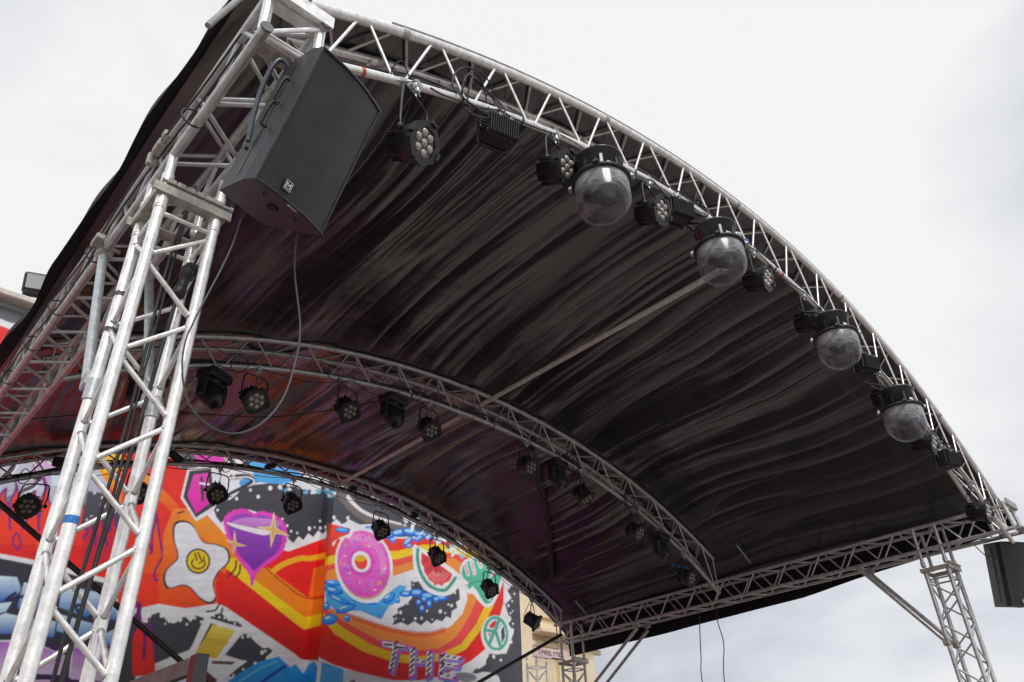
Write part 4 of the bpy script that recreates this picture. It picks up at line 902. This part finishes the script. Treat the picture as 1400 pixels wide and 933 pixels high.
# lips
lp = [(378, 300), (376, 268), (405, 238), (460, 226), (500, 245), (530, 236), (580, 250), (615, 275), (632, 310), (628, 370), (600, 420), (550, 455), (510, 490), (495, 535), (484, 538), (482, 500), (450, 450), (420, 410), (392, 350)]
bump_ = []
for i, p in enumerate(cr_spline(lp, 4, True)): a = 3.5 if i % 2 else -1.5; bump_.append((p[0]+(p[0]-505)/150*a, p[1]+(p[1]-360)/150*a))
fill(A1(bump_), (226, 84, 190)); fill(A1([(505+(x-505)*0.86, 350+(y-350)*0.86) for x, y in lp[:10]+lp[10:13]+[(492, 495), (470, 470)]+lp[16:]]), (160, 80, 190), (120, 50, 165), sm=4)
fill(A1([(400, 288), (470, 262), (600, 275), (600, 300), (545, 322), (470, 300)]), (206, 150, 214), (176, 90, 190), sm=4)
fill(A1([(388, 282), (430, 290), (560, 320), (540, 334), (470, 318), (410, 298)]), (244, 236, 246), sm=4)
star(578, 312, [(580, 234), (648, 338), (566, 388), (508, 300)], A1, (246, 226, 170), (214, 178, 120)); star(420, 372, [(419, 310), (472, 379), (413, 410), (378, 350)], A1, (246, 226, 170), (220, 190, 130))
# fried egg
eg = [(172, 350), (176, 290), (216, 277), (254, 300), (290, 360), (345, 372), (388, 392), (396, 440), (352, 487), (332, 535), (342, 590), (318, 610), (278, 590), (238, 548), (200, 538), (150, 550), (132, 515), (142, 475), (188, 425)]
fill(A1([(272+(x-272)*1.03, 440+(y-440)*1.025) for x, y in eg]), (36, 34, 40), sm=5); fill(A1([(272+(x-272)*0.965, 440+(y-440)*0.97) for x, y in eg]), (238, 238, 244), (226, 228, 236), sm=5)
fill(A1(ell(271, 440, 50, 52)), (36, 34, 40)); fill(A1(ell(271, 440, 43, 45)), (246, 214, 20), (232, 192, 20))
stroke(A1(ell(272, 448, 27, 22, n=12, a0=-0.4, a1=3.9)), 2.0, (40, 36, 30)); stroke(A1([(258, 408), (266, 436)]), 2.2, (40, 36, 30)); stroke(A1([(270, 404), (284, 436)]), 2.2, (40, 36, 30)); stroke(A1([(272, 448), (290, 440), (296, 420)]), 1.8, (40, 36, 30))
for q in ([(426, 438), (422, 470), (394, 502)], [(442, 455), (440, 485), (424, 506)], [(358, 612), (340, 640), (305, 645)], [(370, 630), (366, 650), (352, 660)], [(188, 243), (212, 238)]): stroke(A1(q), 2.4, (40, 38, 44))
# black splats, yellow bolt, blue water below
sc_ = [(0, 690), (14, 650), (30, 680), (50, 690), (72, 690), (80, 660), (112, 648), (135, 672), (150, 690), (182, 690), (195, 670), (222, 668), (240, 688), (262, 660), (295, 672), (240, 800), (160, 830), (20, 890), (0, 1000), (-60, 1000), (-60, 690)]
fill(A1(sc_), (60, 60, 68)); dots([(*q, r_) for q, r_ in zip(A1([(122, 662), (197, 678), (170, 690), (137, 695), (225, 697), (258, 672), (285, 688)]), (3, 3.4, 1.6, 1.4, 1.8, 2, 2.4))])
flames(A1, [(30, 610, 10, 44), (74, 670, -8, 44)], 900, (226, 56, 40), PUR, 3.0); stroke(A1([(10, 590), (30, 640), (25, 690)]), 4, PUR)
fill(A1([(320, 668), (340, 655), (370, 655), (395, 684), (430, 686), (452, 702), (440, 712), (320, 692)]), (60, 60, 68)); dots([(*q, 1.8) for q in A1([(335, 662), (358, 668), (378, 672), (420, 694)])])
fill(A1([(444, 744), (460, 735), (478, 738), (490, 755), (505, 770), (535, 795), (560, 792), (576, 806), (548, 830), (545, 850), (500, 880), (470, 880), (450, 905), (410, 912), (385, 905), (470, 850), (380, 822)]), (60, 60, 68))
dots([(*q, r_) for q, r_ in zip(A1([(452, 750), (475, 745), (502, 758), (532, 812), (545, 806), (505, 858), (480, 882), (455, 880), (415, 905)]), (2, 2.6, 1.6, 3.0, 2, 3, 2, 1.8, 2))])
fill(A1([(318, 672), (452, 712), (360, 832), (470, 846), (330, 960), (262, 960), (300, 866), (232, 806)]), (238, 238, 244))
fill(A1([(322, 692), (348, 700), (300, 770), (280, 805), (262, 812)]), (70, 60, 40)); fill(A1([(330, 698), (424, 722), (345, 838), (270, 824), (262, 806), (290, 768)]), (238, 216, 110), (214, 178, 60)); fill(A1([(300, 750), (400, 762), (390, 784), (300, 772)]), (196, 160, 60), alpha=0.5); fill(A1([(330, 846), (424, 850), (410, 862), (326, 858)]), (90, 70, 40))
fill(A1([(285, 870), (350, 925), (290, 1000), (240, 1000)]), (90, 40, 44))
fill(A1([(330, 980), (400, 925), (450, 890), (520, 850), (575, 835), (600, 828), (622, 850), (648, 872), (668, 858), (700, 900), (722, 860), (745, 848), (762, 880), (790, 850), (860, 850), (860, 1300), (330, 1300)]), (66, 160, 228), (40, 110, 200)); stroke(A1([(500, 960), (570, 905), (625, 868)]), 4.5, (20, 80, 180)); stroke(A1([(440, 930), (520, 880), (590, 850)]), 2.5, (120, 195, 240))
# --- right wall
RX = [(p, q) for p, q in A2([(118, -300), (1100, -300), (1100, 1500), (10, 1500), (60, 830)])]
fill(RX, (74, 75, 84))
fill(A2([(90, -260), (900, -300), (1000, 330), (760, 330), (560, 230), (300, 60), (110, -40)]), (88, 88, 96), (80, 80, 90))
stroke(A2([(170, 60), (240, 140), (330, 185), (470, 215)]), [16, 12, 6], (120, 110, 108)); stroke(A2([(190, 70), (250, 128), (330, 165), (460, 200)]), [5, 4.4, 2.5], (240, 238, 240))
wh = [(108, 196), (125, 180), (140, 172), (158, 196), (178, 188), (195, 172), (222, 185), (245, 196), (300, 195), (420, 255), (560, 250), (640, 262), (760, 280), (880, 360), (930, 440), (958, 480), (935, 505), (955, 540), (925, 570), (940, 620), (955, 640), (940, 660), (965, 700), (945, 760), (930, 800), (850, 800), (835, 850), (790, 880), (640, 930), (500, 1000), (22, 1100), (52, 830), (69, 600), (84, 400)]
fill(A2(wh), (236, 236, 242))
fill(A2([(96, 236), (150, 226), (200, 250), (300, 250), (420, 262), (560, 262), (700, 285), (800, 320), (880, 385), (918, 455), (918, 560), (885, 680), (830, 780), (770, 830), (700, 870), (620, 905), (520, 925), (400, 925), (250, 890), (120, 850), (52, 815), (66, 640), (84, 400)]), (236, 74, 60), (226, 44, 40))
fill(A2([(85, 350), (200, 318), (420, 320), (540, 290), (700, 290), (800, 325), (868, 390), (888, 470), (878, 560), (820, 680), (740, 780), (640, 830), (520, 850), (400, 838), (260, 790), (130, 710), (74, 640), (80, 560)]), (250, 205, 24), (248, 196, 30))
fill(A2([(85, 388), (140, 376), (230, 360), (420, 358), (540, 325), (680, 330), (780, 360), (835, 420), (850, 500), (838, 560), (790, 660), (720, 755), (620, 800), (520, 812), (420, 802), (300, 758), (170, 680), (75, 610), (80, 560)]), (238, 92, 78), (240, 88, 90))
fill(A2([(85, 412), (200, 396), (420, 392), (560, 345), (690, 355), (760, 400), (785, 470), (795, 540), (760, 620), (700, 720), (620, 775), (520, 785), (430, 775), (330, 735), (200, 665), (80, 590)]), (252, 150, 80), (250, 148, 84))
fill(A2([(400, 438), (500, 405), (512, 380), (560, 430), (730, 455), (745, 500), (748, 545), (725, 615), (665, 675), (580, 702), (500, 702), (400, 685), (260, 640), (120, 590), (80, 575), (84, 470), (200, 470)]), (238, 238, 244))
fill(A2([(120, 582), (260, 632), (400, 677), (500, 694), (580, 694), (640, 676), (640, 700), (560, 722), (470, 718), (350, 690), (220, 640)]), (206, 60, 50), alpha=0.55, sm=3)
fill(A2([(484, 458), (500, 466), (520, 460), (545, 500), (640, 540), (690, 475), (710, 500), (714, 545), (695, 560), (702, 585), (676, 600), (672, 635), (650, 625), (630, 650), (605, 640), (580, 662), (560, 645), (530, 668), (500, 648), (470, 668), (440, 652), (398, 668), (408, 640), (395, 625), (425, 610), (420, 590), (450, 575), (470, 560), (490, 540)]), (70, 70, 80))
dots([(*q, r_) for q, r_ in zip(A2([(436, 607), (470, 565), (505, 636), (535, 634), (622, 602), (645, 610), (675, 575), (690, 515), (585, 640), (450, 640), (415, 635), (690, 495), (496, 478), (560, 600), (660, 570)]), (2.4, 1.6, 2.0, 2.0, 2.8, 1.4, 2.2, 1.8, 1.2, 1.3, 1.3, 1.3, 1.2, 1.5, 1.6))])
BL1, BL2 = (120, 190, 244), (36, 104, 208)
# water
fill(A2([(80, 480), (110, 455), (160, 470), (200, 520), (250, 560), (330, 560), (400, 500), (430, 478), (468, 486), (440, 520), (420, 560), (380, 580), (345, 640), (310, 625), (250, 600), (200, 600), (150, 612), (90, 560)]), (104, 188, 240), (84, 160, 228))
for (x, y, rx, ry, ro) in ((120, 470, 40, 16, 0.1), (125, 505, 45, 17, 0.25), (150, 545, 60, 14, 0.45), (180, 590, 50, 18, -0.35), (90, 578, 17, 20, 0), (105, 640, 38, 26, -0.2), (187, 634, 15, 18, 0), (382, 540, 34, 20, -0.7), (424, 550, 10, 16, 0), (165, 222, 32, 12, 0.1), (300, 222, 32, 12, 0.5), (270, 560, 60, 8, 0.15)):
    fill(A2(ell(x, y, rx, ry, ro)), (40, 110, 212)); fill(A2(ell(x-1, y-2, rx*0.8, ry*0.70, ro)), (88, 172, 240), (60, 140, 228)); fill(A2(ell(x-rx*0.25, y-ry*0.35, rx*0.4, ry*0.22, ro)), (214, 236, 252))
for (x, y, rx, ry) in ((460, 520, 30, 16), (510, 515, 36, 20), (560, 530, 36, 18), (620, 540, 42, 12), (520, 560, 12, 16), (570, 566, 13, 20), (536, 588, 12, 18), (602, 546, 16, 14), (545, 545, 14, 14)): fill(A2(ell(x, y, rx, ry)), (50, 112, 214)); fill(A2(ell(x, y-3, rx*0.6, ry*0.5)), (150, 205, 248))
for (x, y, rx, ry, ro) in ((380, 245, 30, 20, 0), (425, 235, 34, 18, -0.2), (480, 230, 38, 18, 0.1), (530, 245, 40, 16, 0.2), (470, 275, 30, 14, -0.8), (520, 262, 26, 12, -0.5), (475, 298, 14, 10, 0), (560, 250, 30, 14, 0.3), (400, 270, 16, 12, 0)): fill(A2(ell(x, y, rx, ry, ro)), (48, 116, 218)); fill(A2(ell(x, y-4, rx*0.7, ry*0.5, ro)), (170, 214, 248))
# doughnut
fill(A2(ell(265, 388, 134, 178, -0.20)), (240, 240, 246)); fill(A2(ell(265, 385, 122, 163, -0.20)), (206, 160, 130)); fill(A2(ell(263, 380, 121, 158, -0.20)), (240, 124, 206), (226, 96, 196))
fill(A2(ell(258, 375, 95, 128, -0.20)), (238, 116, 210), alpha=0.6); stroke(A2(ell(262, 380, 92, 125, -0.2, a0=-1.9, a1=0.4, n=14)), 9, (246, 168, 222), alpha=0.5); stroke(A2(ell(258, 378, 72, 88, -0.2, closed_ if False else 20)), 6, (216, 84, 186), alpha=0.35) if False else None
fill(A2(ell(255, 372, 62, 68, -0.25)), (212, 80, 186), alpha=0.55); fill(A2(ell(252, 370, 44, 50, -0.3)), (242, 240, 246)); fill(A2(ell(252, 372, 29, 35, -0.3)), (232, 84, 70)); fill(A2(ell(250, 355, 24, 16, -0.1)), (240, 180, 40))
fill(A2([(120, 190), (210, 218), (206, 250), (190, 262), (178, 256), (160, 268), (140, 262), (120, 300)]), (240, 240, 246), sm=2); fill(A2([(100, 190), (203, 215), (196, 240), (182, 246), (150, 258), (120, 280), (96, 300)]), (234, 78, 62)); fill(A2(ell(165, 222, 34, 13, 0.1)), (40, 110, 212)); fill(A2(ell(163, 220, 26, 7, 0.1)), (120, 190, 244))
rs_ = random.Random(9)
for i in range(46):
    a = rs_.random()*6.28; r_ = 0.52+0.42*rs_.random(); x = 263+118*r_*math.cos(a); y = 382+150*r_*math.sin(a); an = rs_.random()*3; dx, dy = 5*math.cos(an), 6*math.sin(an)
    stroke(A2([(x-dx, y-dy), (x+dx, y+dy)]), 1.5, rs_.choice([(90, 110, 230), (250, 190, 80), (190, 110, 220), (240, 240, 240), (90, 170, 220)]), sm=1)
# watermelon slice
fill(A2([(502, 288), (620, 362), (722, 438), (706, 490), (672, 522), (620, 530), (560, 508), (520, 462), (498, 400), (494, 340)]), (242, 242, 248), sm=2)
stroke(A2([(517, 312), (516, 360), (530, 420), (562, 472), (608, 500), (652, 498), (692, 446)]), 4.6, (74, 160, 140)); fill(A2([(534, 325), (600, 368), (680, 430), (664, 462), (640, 470), (630, 484), (612, 474), (596, 482), (588, 466), (570, 458), (560, 436), (548, 420), (544, 396), (534, 380)]), (222, 62, 78), (230, 80, 84))
for q in ([(560, 352), (548, 368)], [(575, 400), (585, 380)], [(600, 420), (600, 395)], [(625, 440), (622, 415)], [(640, 425), (650, 440)], [(590, 440), (585, 455)], [(560, 398), (568, 410)], [(612, 395), (620, 385)]): stroke(A2(q), 1.5, (60, 70, 50), sm=1)
for k in range(10): a = 0.5+k*0.2; stroke(A2([(615+30*math.cos(a+0.3), 400+24*math.sin(a+.3)), (602+70*math.cos(a), 395+78*math.sin(a))]), 0.9, (248, 190, 190), sm=1, alpha=0.8)
# leaf
fill(A2([(712, 410), (735, 362), (790, 345), (850, 330), (905, 380), (920, 440), (895, 520), (870, 570), (840, 585), (806, 560), (775, 520), (752, 520), (742, 480), (722, 450)]), (242, 242, 248), sm=2)
fill(A2([(722, 412), (742, 372), (800, 352), (860, 345), (900, 400), (905, 450), (882, 520), (850, 565), (822, 555), (795, 510), (775, 485), (760, 498), (748, 490), (755, 470), (730, 445)]), (108, 198, 168), (70, 170, 140), sm=2)
for q in ([(738, 380), (752, 430)], [(768, 368), (782, 425)], [(800, 362), (812, 395)], [(850, 545), (838, 520)], [(880, 420), (860, 440)]): stroke(A2(q), 4.8, (242, 242, 248), sm=1); stroke(A2(q), 1.3, (214, 60, 80), sm=1)
stroke(A2([(745, 480), (790, 462), (850, 455), (890, 420)]), 1.5, (54, 130, 110))
# peace sign
fill(A2(ell(882, 712, 70, 92, -0.1)), (240, 240, 246)); fill(A2(ell(882, 705, 58, 82, -0.1)), (84, 174, 150)); fill(A2(ell(882, 705, 46, 67, -0.1)), (238, 238, 244))
fill(A2([(850, 670), (875, 645), (885, 650), (868, 682)]), (226, 66, 80), sm=2); fill(A2([(905, 690), (920, 670), (925, 720), (910, 752)]), (70, 70, 80)); fill(A2([(845, 705), (862, 706), (852, 722)]), (226, 90, 100))
stroke(A2([(898, 640), (850, 755)]), 4.6, (84, 174, 150), sm=1); stroke(A2([(838, 690), (880, 696)]), 4.2, (84, 174, 150), sm=1); stroke(A2([(882, 700), (905, 770)]), 4.6, (84, 174, 150), sm=1); stroke(A2([(885, 690), (922, 650)]), 1, (84, 174, 150), sm=1)
# right edge dots, scallops
dots([(*q, r_) for q, r_ in zip(A2([(940, 575), (958, 555), (945, 632), (958, 690), (950, 610), (962, 660), (952, 745), (938, 520), (960, 600), (945, 700), (870, 815), (885, 790), (835, 845), (800, 865), (905, 830), (965, 480), (968, 520), (925, 770)]), (2.2, 1.4, 2.6, 2.8, 1.4, 1.6, 2.4, 1.6, 1.3, 1.4, 3, 2.4, 2.4, 2.0, 2, 1.4, 1.4, 1.6))])

dots([(*q, r_) for q, r_ in zip(A2([(125, 163), (190, 165), (153, 188), (10, 213), (35, 210), (60, 180), (215, 186), (130, 172), (85, 212)]), (2.6, 2.6, 1.4, 2.6, 1.4, 1.8, 1.4, 1.3, 1.6))])
# splashes that show white and dark through the rear arch
for i in range(70):
    a = rs_.random(); x = 290+430*a+rs_.gauss(0, 12); y = 40+310*a+rs_.gauss(0, 16)-10
    fill(A2(ell(x, y, 5+7*rs_.random(), 6+7*rs_.random(), rs_.random())), rs_.choice([(240, 240, 246), (240, 240, 246), (90, 90, 100), (160, 200, 240)]))
for i in range(24):
    a = rs_.random(); x = -60+330*a; y = 30+20*a+rs_.gauss(0, 14)
    fill(A2(ell(x-60, y, 8+9*rs_.random(), 6+6*rs_.random(), rs_.random())), rs_.choice([(240, 240, 246), (60, 60, 70), (120, 190, 240)]))
# grey swoosh and words
fill(A4([(740, 520), (800, 505), (880, 495), (960, 520), (1010, 500), (1060, 505), (1160, 545), (1150, 700), (900, 700), (780, 600)]), (240, 240, 246), sm=2); fill(A4([(762, 522), (860, 505), (950, 530), (960, 570), (880, 592), (800, 570)]), (120, 132, 140), (150, 156, 160), sm=2)
fill(A4([(930, 500), (960, 470), (1000, 480), (1040, 460), (1050, 390), (1090, 350), (1120, 400), (1090, 470), (1060, 500), (1000, 505)]), (70, 70, 80))
T_ = [(138, 240), (150, 228), (352, 272), (345, 306), (282, 296), (240, 500), (196, 478), (234, 292), (150, 272)]
H_ = [[(385, 290), (432, 300), (425, 520), (376, 548)], [(425, 385), (525, 395), (520, 430), (425, 425)], [(530, 320), (582, 332), (570, 530), (520, 552)]]
E_ = [[(660, 340), (840, 370), (800, 402), (640, 385)], [(660, 340), (700, 348), (672, 545), (628, 530)], [(650, 410), (812, 428), (796, 470), (650, 452)], [(640, 500), (790, 528), (770, 572), (640, 548)]]
grp = [T_]+H_+E_
def grow(P_, k, dx=0, dy=0):
    P_ = np.array(P_, float); c = P_.mean(0); d = P_-c; n = np.linalg.norm(d, axis=1)[:, None]; return [tuple(v) for v in c+d*(1+k/n)+[dx, dy]]
for P_ in grp: fill(A4(grow(P_, 17, 15, 24)), (110, 150, 226))
for P_ in grp: fill(A4(grow(P_, 19, 3, 5)), (214, 96, 206))
for P_ in grp: fill(A4(grow(P_, -5)), (240, 240, 244))
for P_ in grp:
    P0 = np.array(P_); x0, y0 = P0.min(0); x1, y1 = P0.max(0); cxm = P0.mean(0)[0]
    if y1-y0 > 120:
        xm = lambda y: np.interp(y, [y0, y1], [cxm+8, cxm-8]) if P_ is not T_ else np.interp(y, [280, 500], [262, 218])
        for y in np.arange(y0+22, y1-12, 46): stroke(A4([(xm(y)-14, y+16), (xm(y)+14, y-14)]), 2.6, (36, 36, 42), sm=1)
    else:
        for x in np.arange(x0+20, x1-14, 55): yy = np.interp(x, [x0, x1], [y0+12, y1-14]); stroke(A4([(x-12, yy+4), (x+14, yy-2)]), 2.2, (36, 36, 42), sm=1)
for q in ([(140, 240), (330, 290)],): stroke(A4([(165, 262), (225, 268)]), 2.6, (36, 36, 42), sm=1); stroke(A4([(255, 285), (335, 292)]), 2.6, (36, 36, 42), sm=1)
fill([(440, 905), (478, 918), (470, 1100), (420, 1100)], (90, 165, 228)); fill([(470, 915), (560, 935), (640, 960), (640, 1100), (460, 1100)], (214, 214, 224)); fill(A2([(195, 930), (222, 922), (228, 940), (200, 950)]), (70, 40, 60)); fill(A2([(232, 945), (262, 940), (262, 960)]), (70, 40, 60))
# the mural goes on below the frame: big bright shapes down to the ground
low = random.Random(21)
for i in range(90):
    x = -230+980*low.random(); y = 1010+520*low.random(); r_ = 26+50*low.random()
    left_ = x < 120
    c_ = low.choice([(226, 46, 60), (206, 40, 70), (150, 40, 130)] if left_ else [(246, 132, 40), (246, 150, 60), (190, 90, 190), (220, 110, 200), (70, 120, 220), (240, 90, 60), (238, 238, 242), (120, 60, 170)])
    fill(ell(x, y, r_*1.3, r_*0.8, low.random()*3), c_)

# soft spray edges, brush streaks and stronger pigment
def vn2(h_, w_, sy, sx, sd):
    r_ = np.random.default_rng(sd).random((int(h_/sy)+3, int(w_/sx)+3)); y = np.arange(h_)/sy; x = np.arange(w_)/sx; yi = y.astype(int); xi = x.astype(int); fy = (y-yi)[:, None]; fx = (x-xi)[None, :]
    return (r_[yi][:, xi]*(1-fx)+r_[yi][:, xi+1]*fx)*(1-fy)+(r_[yi+1][:, xi]*(1-fx)+r_[yi+1][:, xi+1]*fx)*fy
for _ in range(2):
    canvas[1:-1] = (canvas[:-2]+2*canvas[1:-1]+canvas[2:])/4; canvas[:, 1:-1] = (canvas[:, :-2]+2*canvas[:, 1:-1]+canvas[:, 2:])/4
H_c, W_c = canvas.shape[:2]
str_ = 0.45*vn2(H_c, W_c, 5, 60, 1)+0.35*vn2(H_c, W_c, 3, 22, 2)+0.5*vn2(H_c, W_c, 60, 70, 3)+0.3*vn2(H_c, W_c, 16, 14, 4)
canvas *= (0.72+0.30*str_)[..., None].astype(np.float32)
lum = canvas.mean(2, keepdims=True); canvas[:] = np.clip(lum+(canvas-lum)*1.12, 0.002, 0.86)
# --- wall surfaces carrying the paint as vertex colours
def pix(P):
    d = P-np.array(CAM); z = d@np.array(cf); return CX+FPX*(d@np.array(cr))/z, CY-FPX*(d@np.array(cu))/z
def sample(P):
    u, v = pix(P); h_, w_ = canvas.shape[:2]
    x = np.clip((u-UX0)*SC-0.5, 0, w_-1.001); y = np.clip((v-UY0)*SC-0.5, 0, h_-1.001); xi = x.astype(int); yi = y.astype(int); fx = (x-xi)[:, None]; fy = (y-yi)[:, None]
    return (canvas[yi, xi]*(1-fx)+canvas[yi, xi+1]*fx)*(1-fy)+(canvas[yi+1, xi]*(1-fx)+canvas[yi+1, xi+1]*fx)*fy
PAINT = bpy.data.materials.new('mural_paint'); PAINT.use_nodes = True
t_ = PAINT.node_tree; b_ = t_.nodes['Principled BSDF']; at_ = N(t_, 'ShaderNodeAttribute', attribute_name='paint'); geo_ = N(t_, 'ShaderNodeNewGeometry')
nz = N(t_, 'ShaderNodeTexNoise', _Scale=2.5, _Detail=9.0, _Roughness=0.7); lk(t_, geo_.outputs['Position'], nz.inputs['Vector'])
mr_ = N(t_, 'ShaderNodeMapRange', _3=0.86, _4=1.06); mr_.inputs[1].default_value = 0.3; mr_.inputs[2].default_value = 0.7; lk(t_, nz.outputs['Fac'], mr_.inputs[0])
mx_ = N(t_, 'ShaderNodeMix', data_type='RGBA', blend_type='MULTIPLY'); mx_.inputs[0].default_value = 1; lk(t_, at_.outputs['Color'], mx_.inputs[6]); lk(t_, mr_.outputs[0], mx_.inputs[7]); lk(t_, mx_.outputs[2], b_.inputs['Base Color'])
b_.inputs['Roughness'].default_value = 0.55
nb = N(t_, 'ShaderNodeTexNoise', _Scale=70.0, _Detail=4.0); lk(t_, geo_.outputs['Position'], nb.inputs['Vector']); bp_ = N(t_, 'ShaderNodeBump', _Strength=0.25, _Distance=0.01); lk(t_, nb.outputs['Fac'], bp_.inputs['Height']); lk(t_, bp_.outputs[0], b_.inputs['Normal'])
def paint_grid(name, o_, ua, va, nu, nv, parent):
    o_ = np.array(o_, float); ua = np.array(ua, float); va = np.array(va, float)
    U, V = np.meshgrid(np.linspace(0, 1, nu+1), np.linspace(0, 1, nv+1), indexing='ij'); P = o_+U[..., None]*ua+V[..., None]*va; P = P.reshape(-1, 3)
    I = np.arange((nu+1)*(nv+1)).reshape(nu+1, nv+1); F = np.stack([I[:-1, :-1], I[1:, :-1], I[1:, 1:], I[:-1, 1:]], -1).reshape(-1, 4)
    me = bpy.data.meshes.new(name); me.vertices.add(len(P)); me.vertices.foreach_set('co', P.ravel().astype(np.float32))
    me.loops.add(F.size); me.loops.foreach_set('vertex_index', F.ravel().astype(np.int32)); me.polygons.add(len(F)); me.polygons.foreach_set('loop_start', (np.arange(len(F))*4).astype(np.int32)); me.polygons.foreach_set('loop_total', np.full(len(F), 4, np.int32)); me.update(calc_edges=True)
    ca = me.color_attributes.new('paint', 'FLOAT_COLOR', 'POINT'); c = np.ones((len(P), 4), np.float32); c[:, :3] = sample(P)*0.92; ca.data.foreach_set('color', c.ravel())
    me.materials.append(PAINT); o = bpy.data.objects.new(name, me); COL.objects.link(o); o.parent = parent; return o
ZT = 4.19+GZ
wl = empty('mural_wall', (0, 0, 0)); tag(wl, 'tall wall covered in bright street art behind the stage, stepping forward in the middle', 'wall')
PLAST = mat('painted_render', (0.30, 0.30, 0.31), 0.8, 0, 0.2, 4, 0.2, 60); CREAM = mat('cream_render', (0.74, 0.62, 0.43), 0.8, 0, 0.14, 2.5, 0.25, 70)
COPE = mat('pale_coping', (0.60, 0.57, 0.52), 0.75, 0, 0.2, 9)
b = MB(); b.box((-1.0+(XF-(-1.0))/2-2, YL+0.17, ZT/2), (XF+5.0-0.01, 0.30, ZT)); b.build('wall_body', PLAST, wl)
b = MB(); b.box(((XF+10.44)/2+0.006, YR+0.37, ZT/2), (10.44-XF-0.006, 0.70, ZT)); b.build('wall_body', PLAST, wl)
paint_grid('painted_surface', (-2.5, YL, 0.05), (XF+2.5, 0, 0), (0, 0, ZT-0.15), 640, 640, wl)
paint_grid('painted_surface', (XF, YL, 0.05), (0, YR-YL, 0), (0, 0, ZT-0.15), 34, 640, wl)
paint_grid('painted_surface', (XF, YR, 0.05), (10.44-XF+0.012, 0, 0), (0, 0, ZT-0.15), 440, 640, wl)
b = MB(); b.box((1.0, YL+0.10, ZT+0.055), (2*(XF-1.0), 0.56, 0.11), bevel=0.02); b.build('coping', COPE, wl)
b = MB(); b.box(((XF+10.44)/2+0.06, YR+0.28, ZT+0.058), (10.44-XF+0.1, 1.0, 0.11), bevel=0.02); b.build('coping', COPE, wl)
fl = empty('floodlight', (0.66, YL-0.02, ZT+0.2)); tag(fl, 'square floodlight on the wall top at the far left against the sky', 'floodlight')
Mf = Matrix.Rotation(R(-22), 3, 'Z') @ Matrix.Rotation(R(28), 3, 'X')
b = MB(); b.box((0.56, 9.95, ZT+0.44), (0.37, 0.09, 0.34), Mf, bevel=0.03); b.box(Vector((0.56, 9.95, ZT+0.44))+Mf @ Vector((-0.02, 0.06, -0.15)), (0.30, 0.10, 0.13), Mf, bevel=0.02); b.build('lamp_body', BLK, fl)
b = MB(); b.box(Vector((0.56, 9.95, ZT+0.44))+Mf @ Vector((0.01, -0.05, 0.03)), (0.29, 0.012, 0.22), Mf); b.build('lamp_glass', mat('frosted_glass', (0.55, 0.55, 0.60), 0.25), fl)
b = MB(); b.box((0.68, 9.98, ZT+0.18), (0.07, 0.05, 0.16), bevel=0.01); b.build('bracket', BLK, fl)
b = MB(); b.tube(cr_spline([(0.55, 9.93, ZT+0.30), (0.46, 9.9, ZT+0.25), (0.42, 9.9, ZT+0.14), (0.50, 9.9, ZT+0.10), (0.62, 9.93, ZT+0.14)], 5), 0.006, 6); b.build('wire', RUB, fl)

# ------------------------------------------------------------------ cream building and the sign tower
cb = empty('cream_building', (16.4, 15.5, 0)); tag(cb, 'cream rendered building with moulded cornices behind the right end of the mural', 'building')
b = MB(); b.box((14.2, 16.5, 4.4), (7.7, 4.0, 8.8+2.2)); b.build('wall', CREAM, cb)
b = MB(); b.box((14.9, 14.35, 5.2), (0.62, 0.42, 10.4), bevel=0.02); b.build('pilaster', CREAM, cb)
b = MB(); b.box((17.2, 14.45, 5.0), (1.5, 0.22, 9.98), bevel=0.02); b.build('pilaster', CREAM, cb)
for zc, hh, dd in ((1.9, 0.10, 0.52), (2.03, 0.10, 0.40), (2.50, 0.26, 0.10), (3.35, 0.10, 0.50), (3.47, 0.10, 0.36), (1.62, 0.14, 0.12)):
    b = MB(); b.box((16.9, 14.5-dd/2+0.01, zc+GZ), (2.9, dd, hh), bevel=0.015); b.build('cornice', CREAM, cb)
sg = leg_tower(11.78, 10.55, 0.30, 0.30, 0.20, 'small truss tower behind the mural end carrying a narrow name board', ALU2, 'small towers behind the stage', sleeve_top=0.26, det=False, plate=False)
sn = empty('name_board', S(12.08, 10.5, 0.33)); tag(sn, 'narrow pale pink board reading PROLYTE on a small truss tower', 'sign')
PINK = mat('board_print', (0.62, 0.46, 0.47), 0.5, 0, 0.15, 6); INK = mat('letter_ink', (0.05, 0.05, 0.07), 0.6)
a_ = math.atan2(0.0, 1.0)
b = MB(); b.box(S(12.10, 10.45, 0.355), (1.02, 0.05, 0.21), bevel=0.006); b.build('board', PINK, sn)
b = MB(); b.box(S(12.34, 10.42, 0.262), (0.40, 0.012, 0.03)); b.build('lower_strip', BLK, sn)
LET = {'P': [[(0, 0), (0, 1), (.6, 1), (.65, .75), (.6, .5), (0, .5)]], 'R': [[(0, 0), (0, 1), (.6, 1), (.65, .75), (.6, .5), (0, .5)], [(.3, .5), (.65, 0)]], 'O': [[(.1, 0), (0, .5), (.1, 1), (.6, 1), (.7, .5), (.6, 0), (.1, 0)]],
       'L': [[(0, 1), (0, 0), (.6, 0)]], 'Y': [[(0, 1), (.35, .5), (.7, 1)], [(.35, .5), (.35, 0)]], 'T': [[(0, 1), (.7, 1)], [(.35, 1), (.35, 0)]], 'E': [[(.6, 1), (0, 1), (0, 0), (.6, 0)], [(0, .5), (.5, .5)]], '(': [[(.4, 1.1), (.1, .8), (.1, .2), (.4, -.1)]]}
for i, ch in enumerate('(PROLYTE'):
    b = MB()
    for ln in LET[ch]: b.tube([S(11.74+i*0.088+p[0]*0.085, 10.42, 0.325+p[1]*0.075) for p in ln], 0.0065, 6)
    b.build('letter', INK, sn)
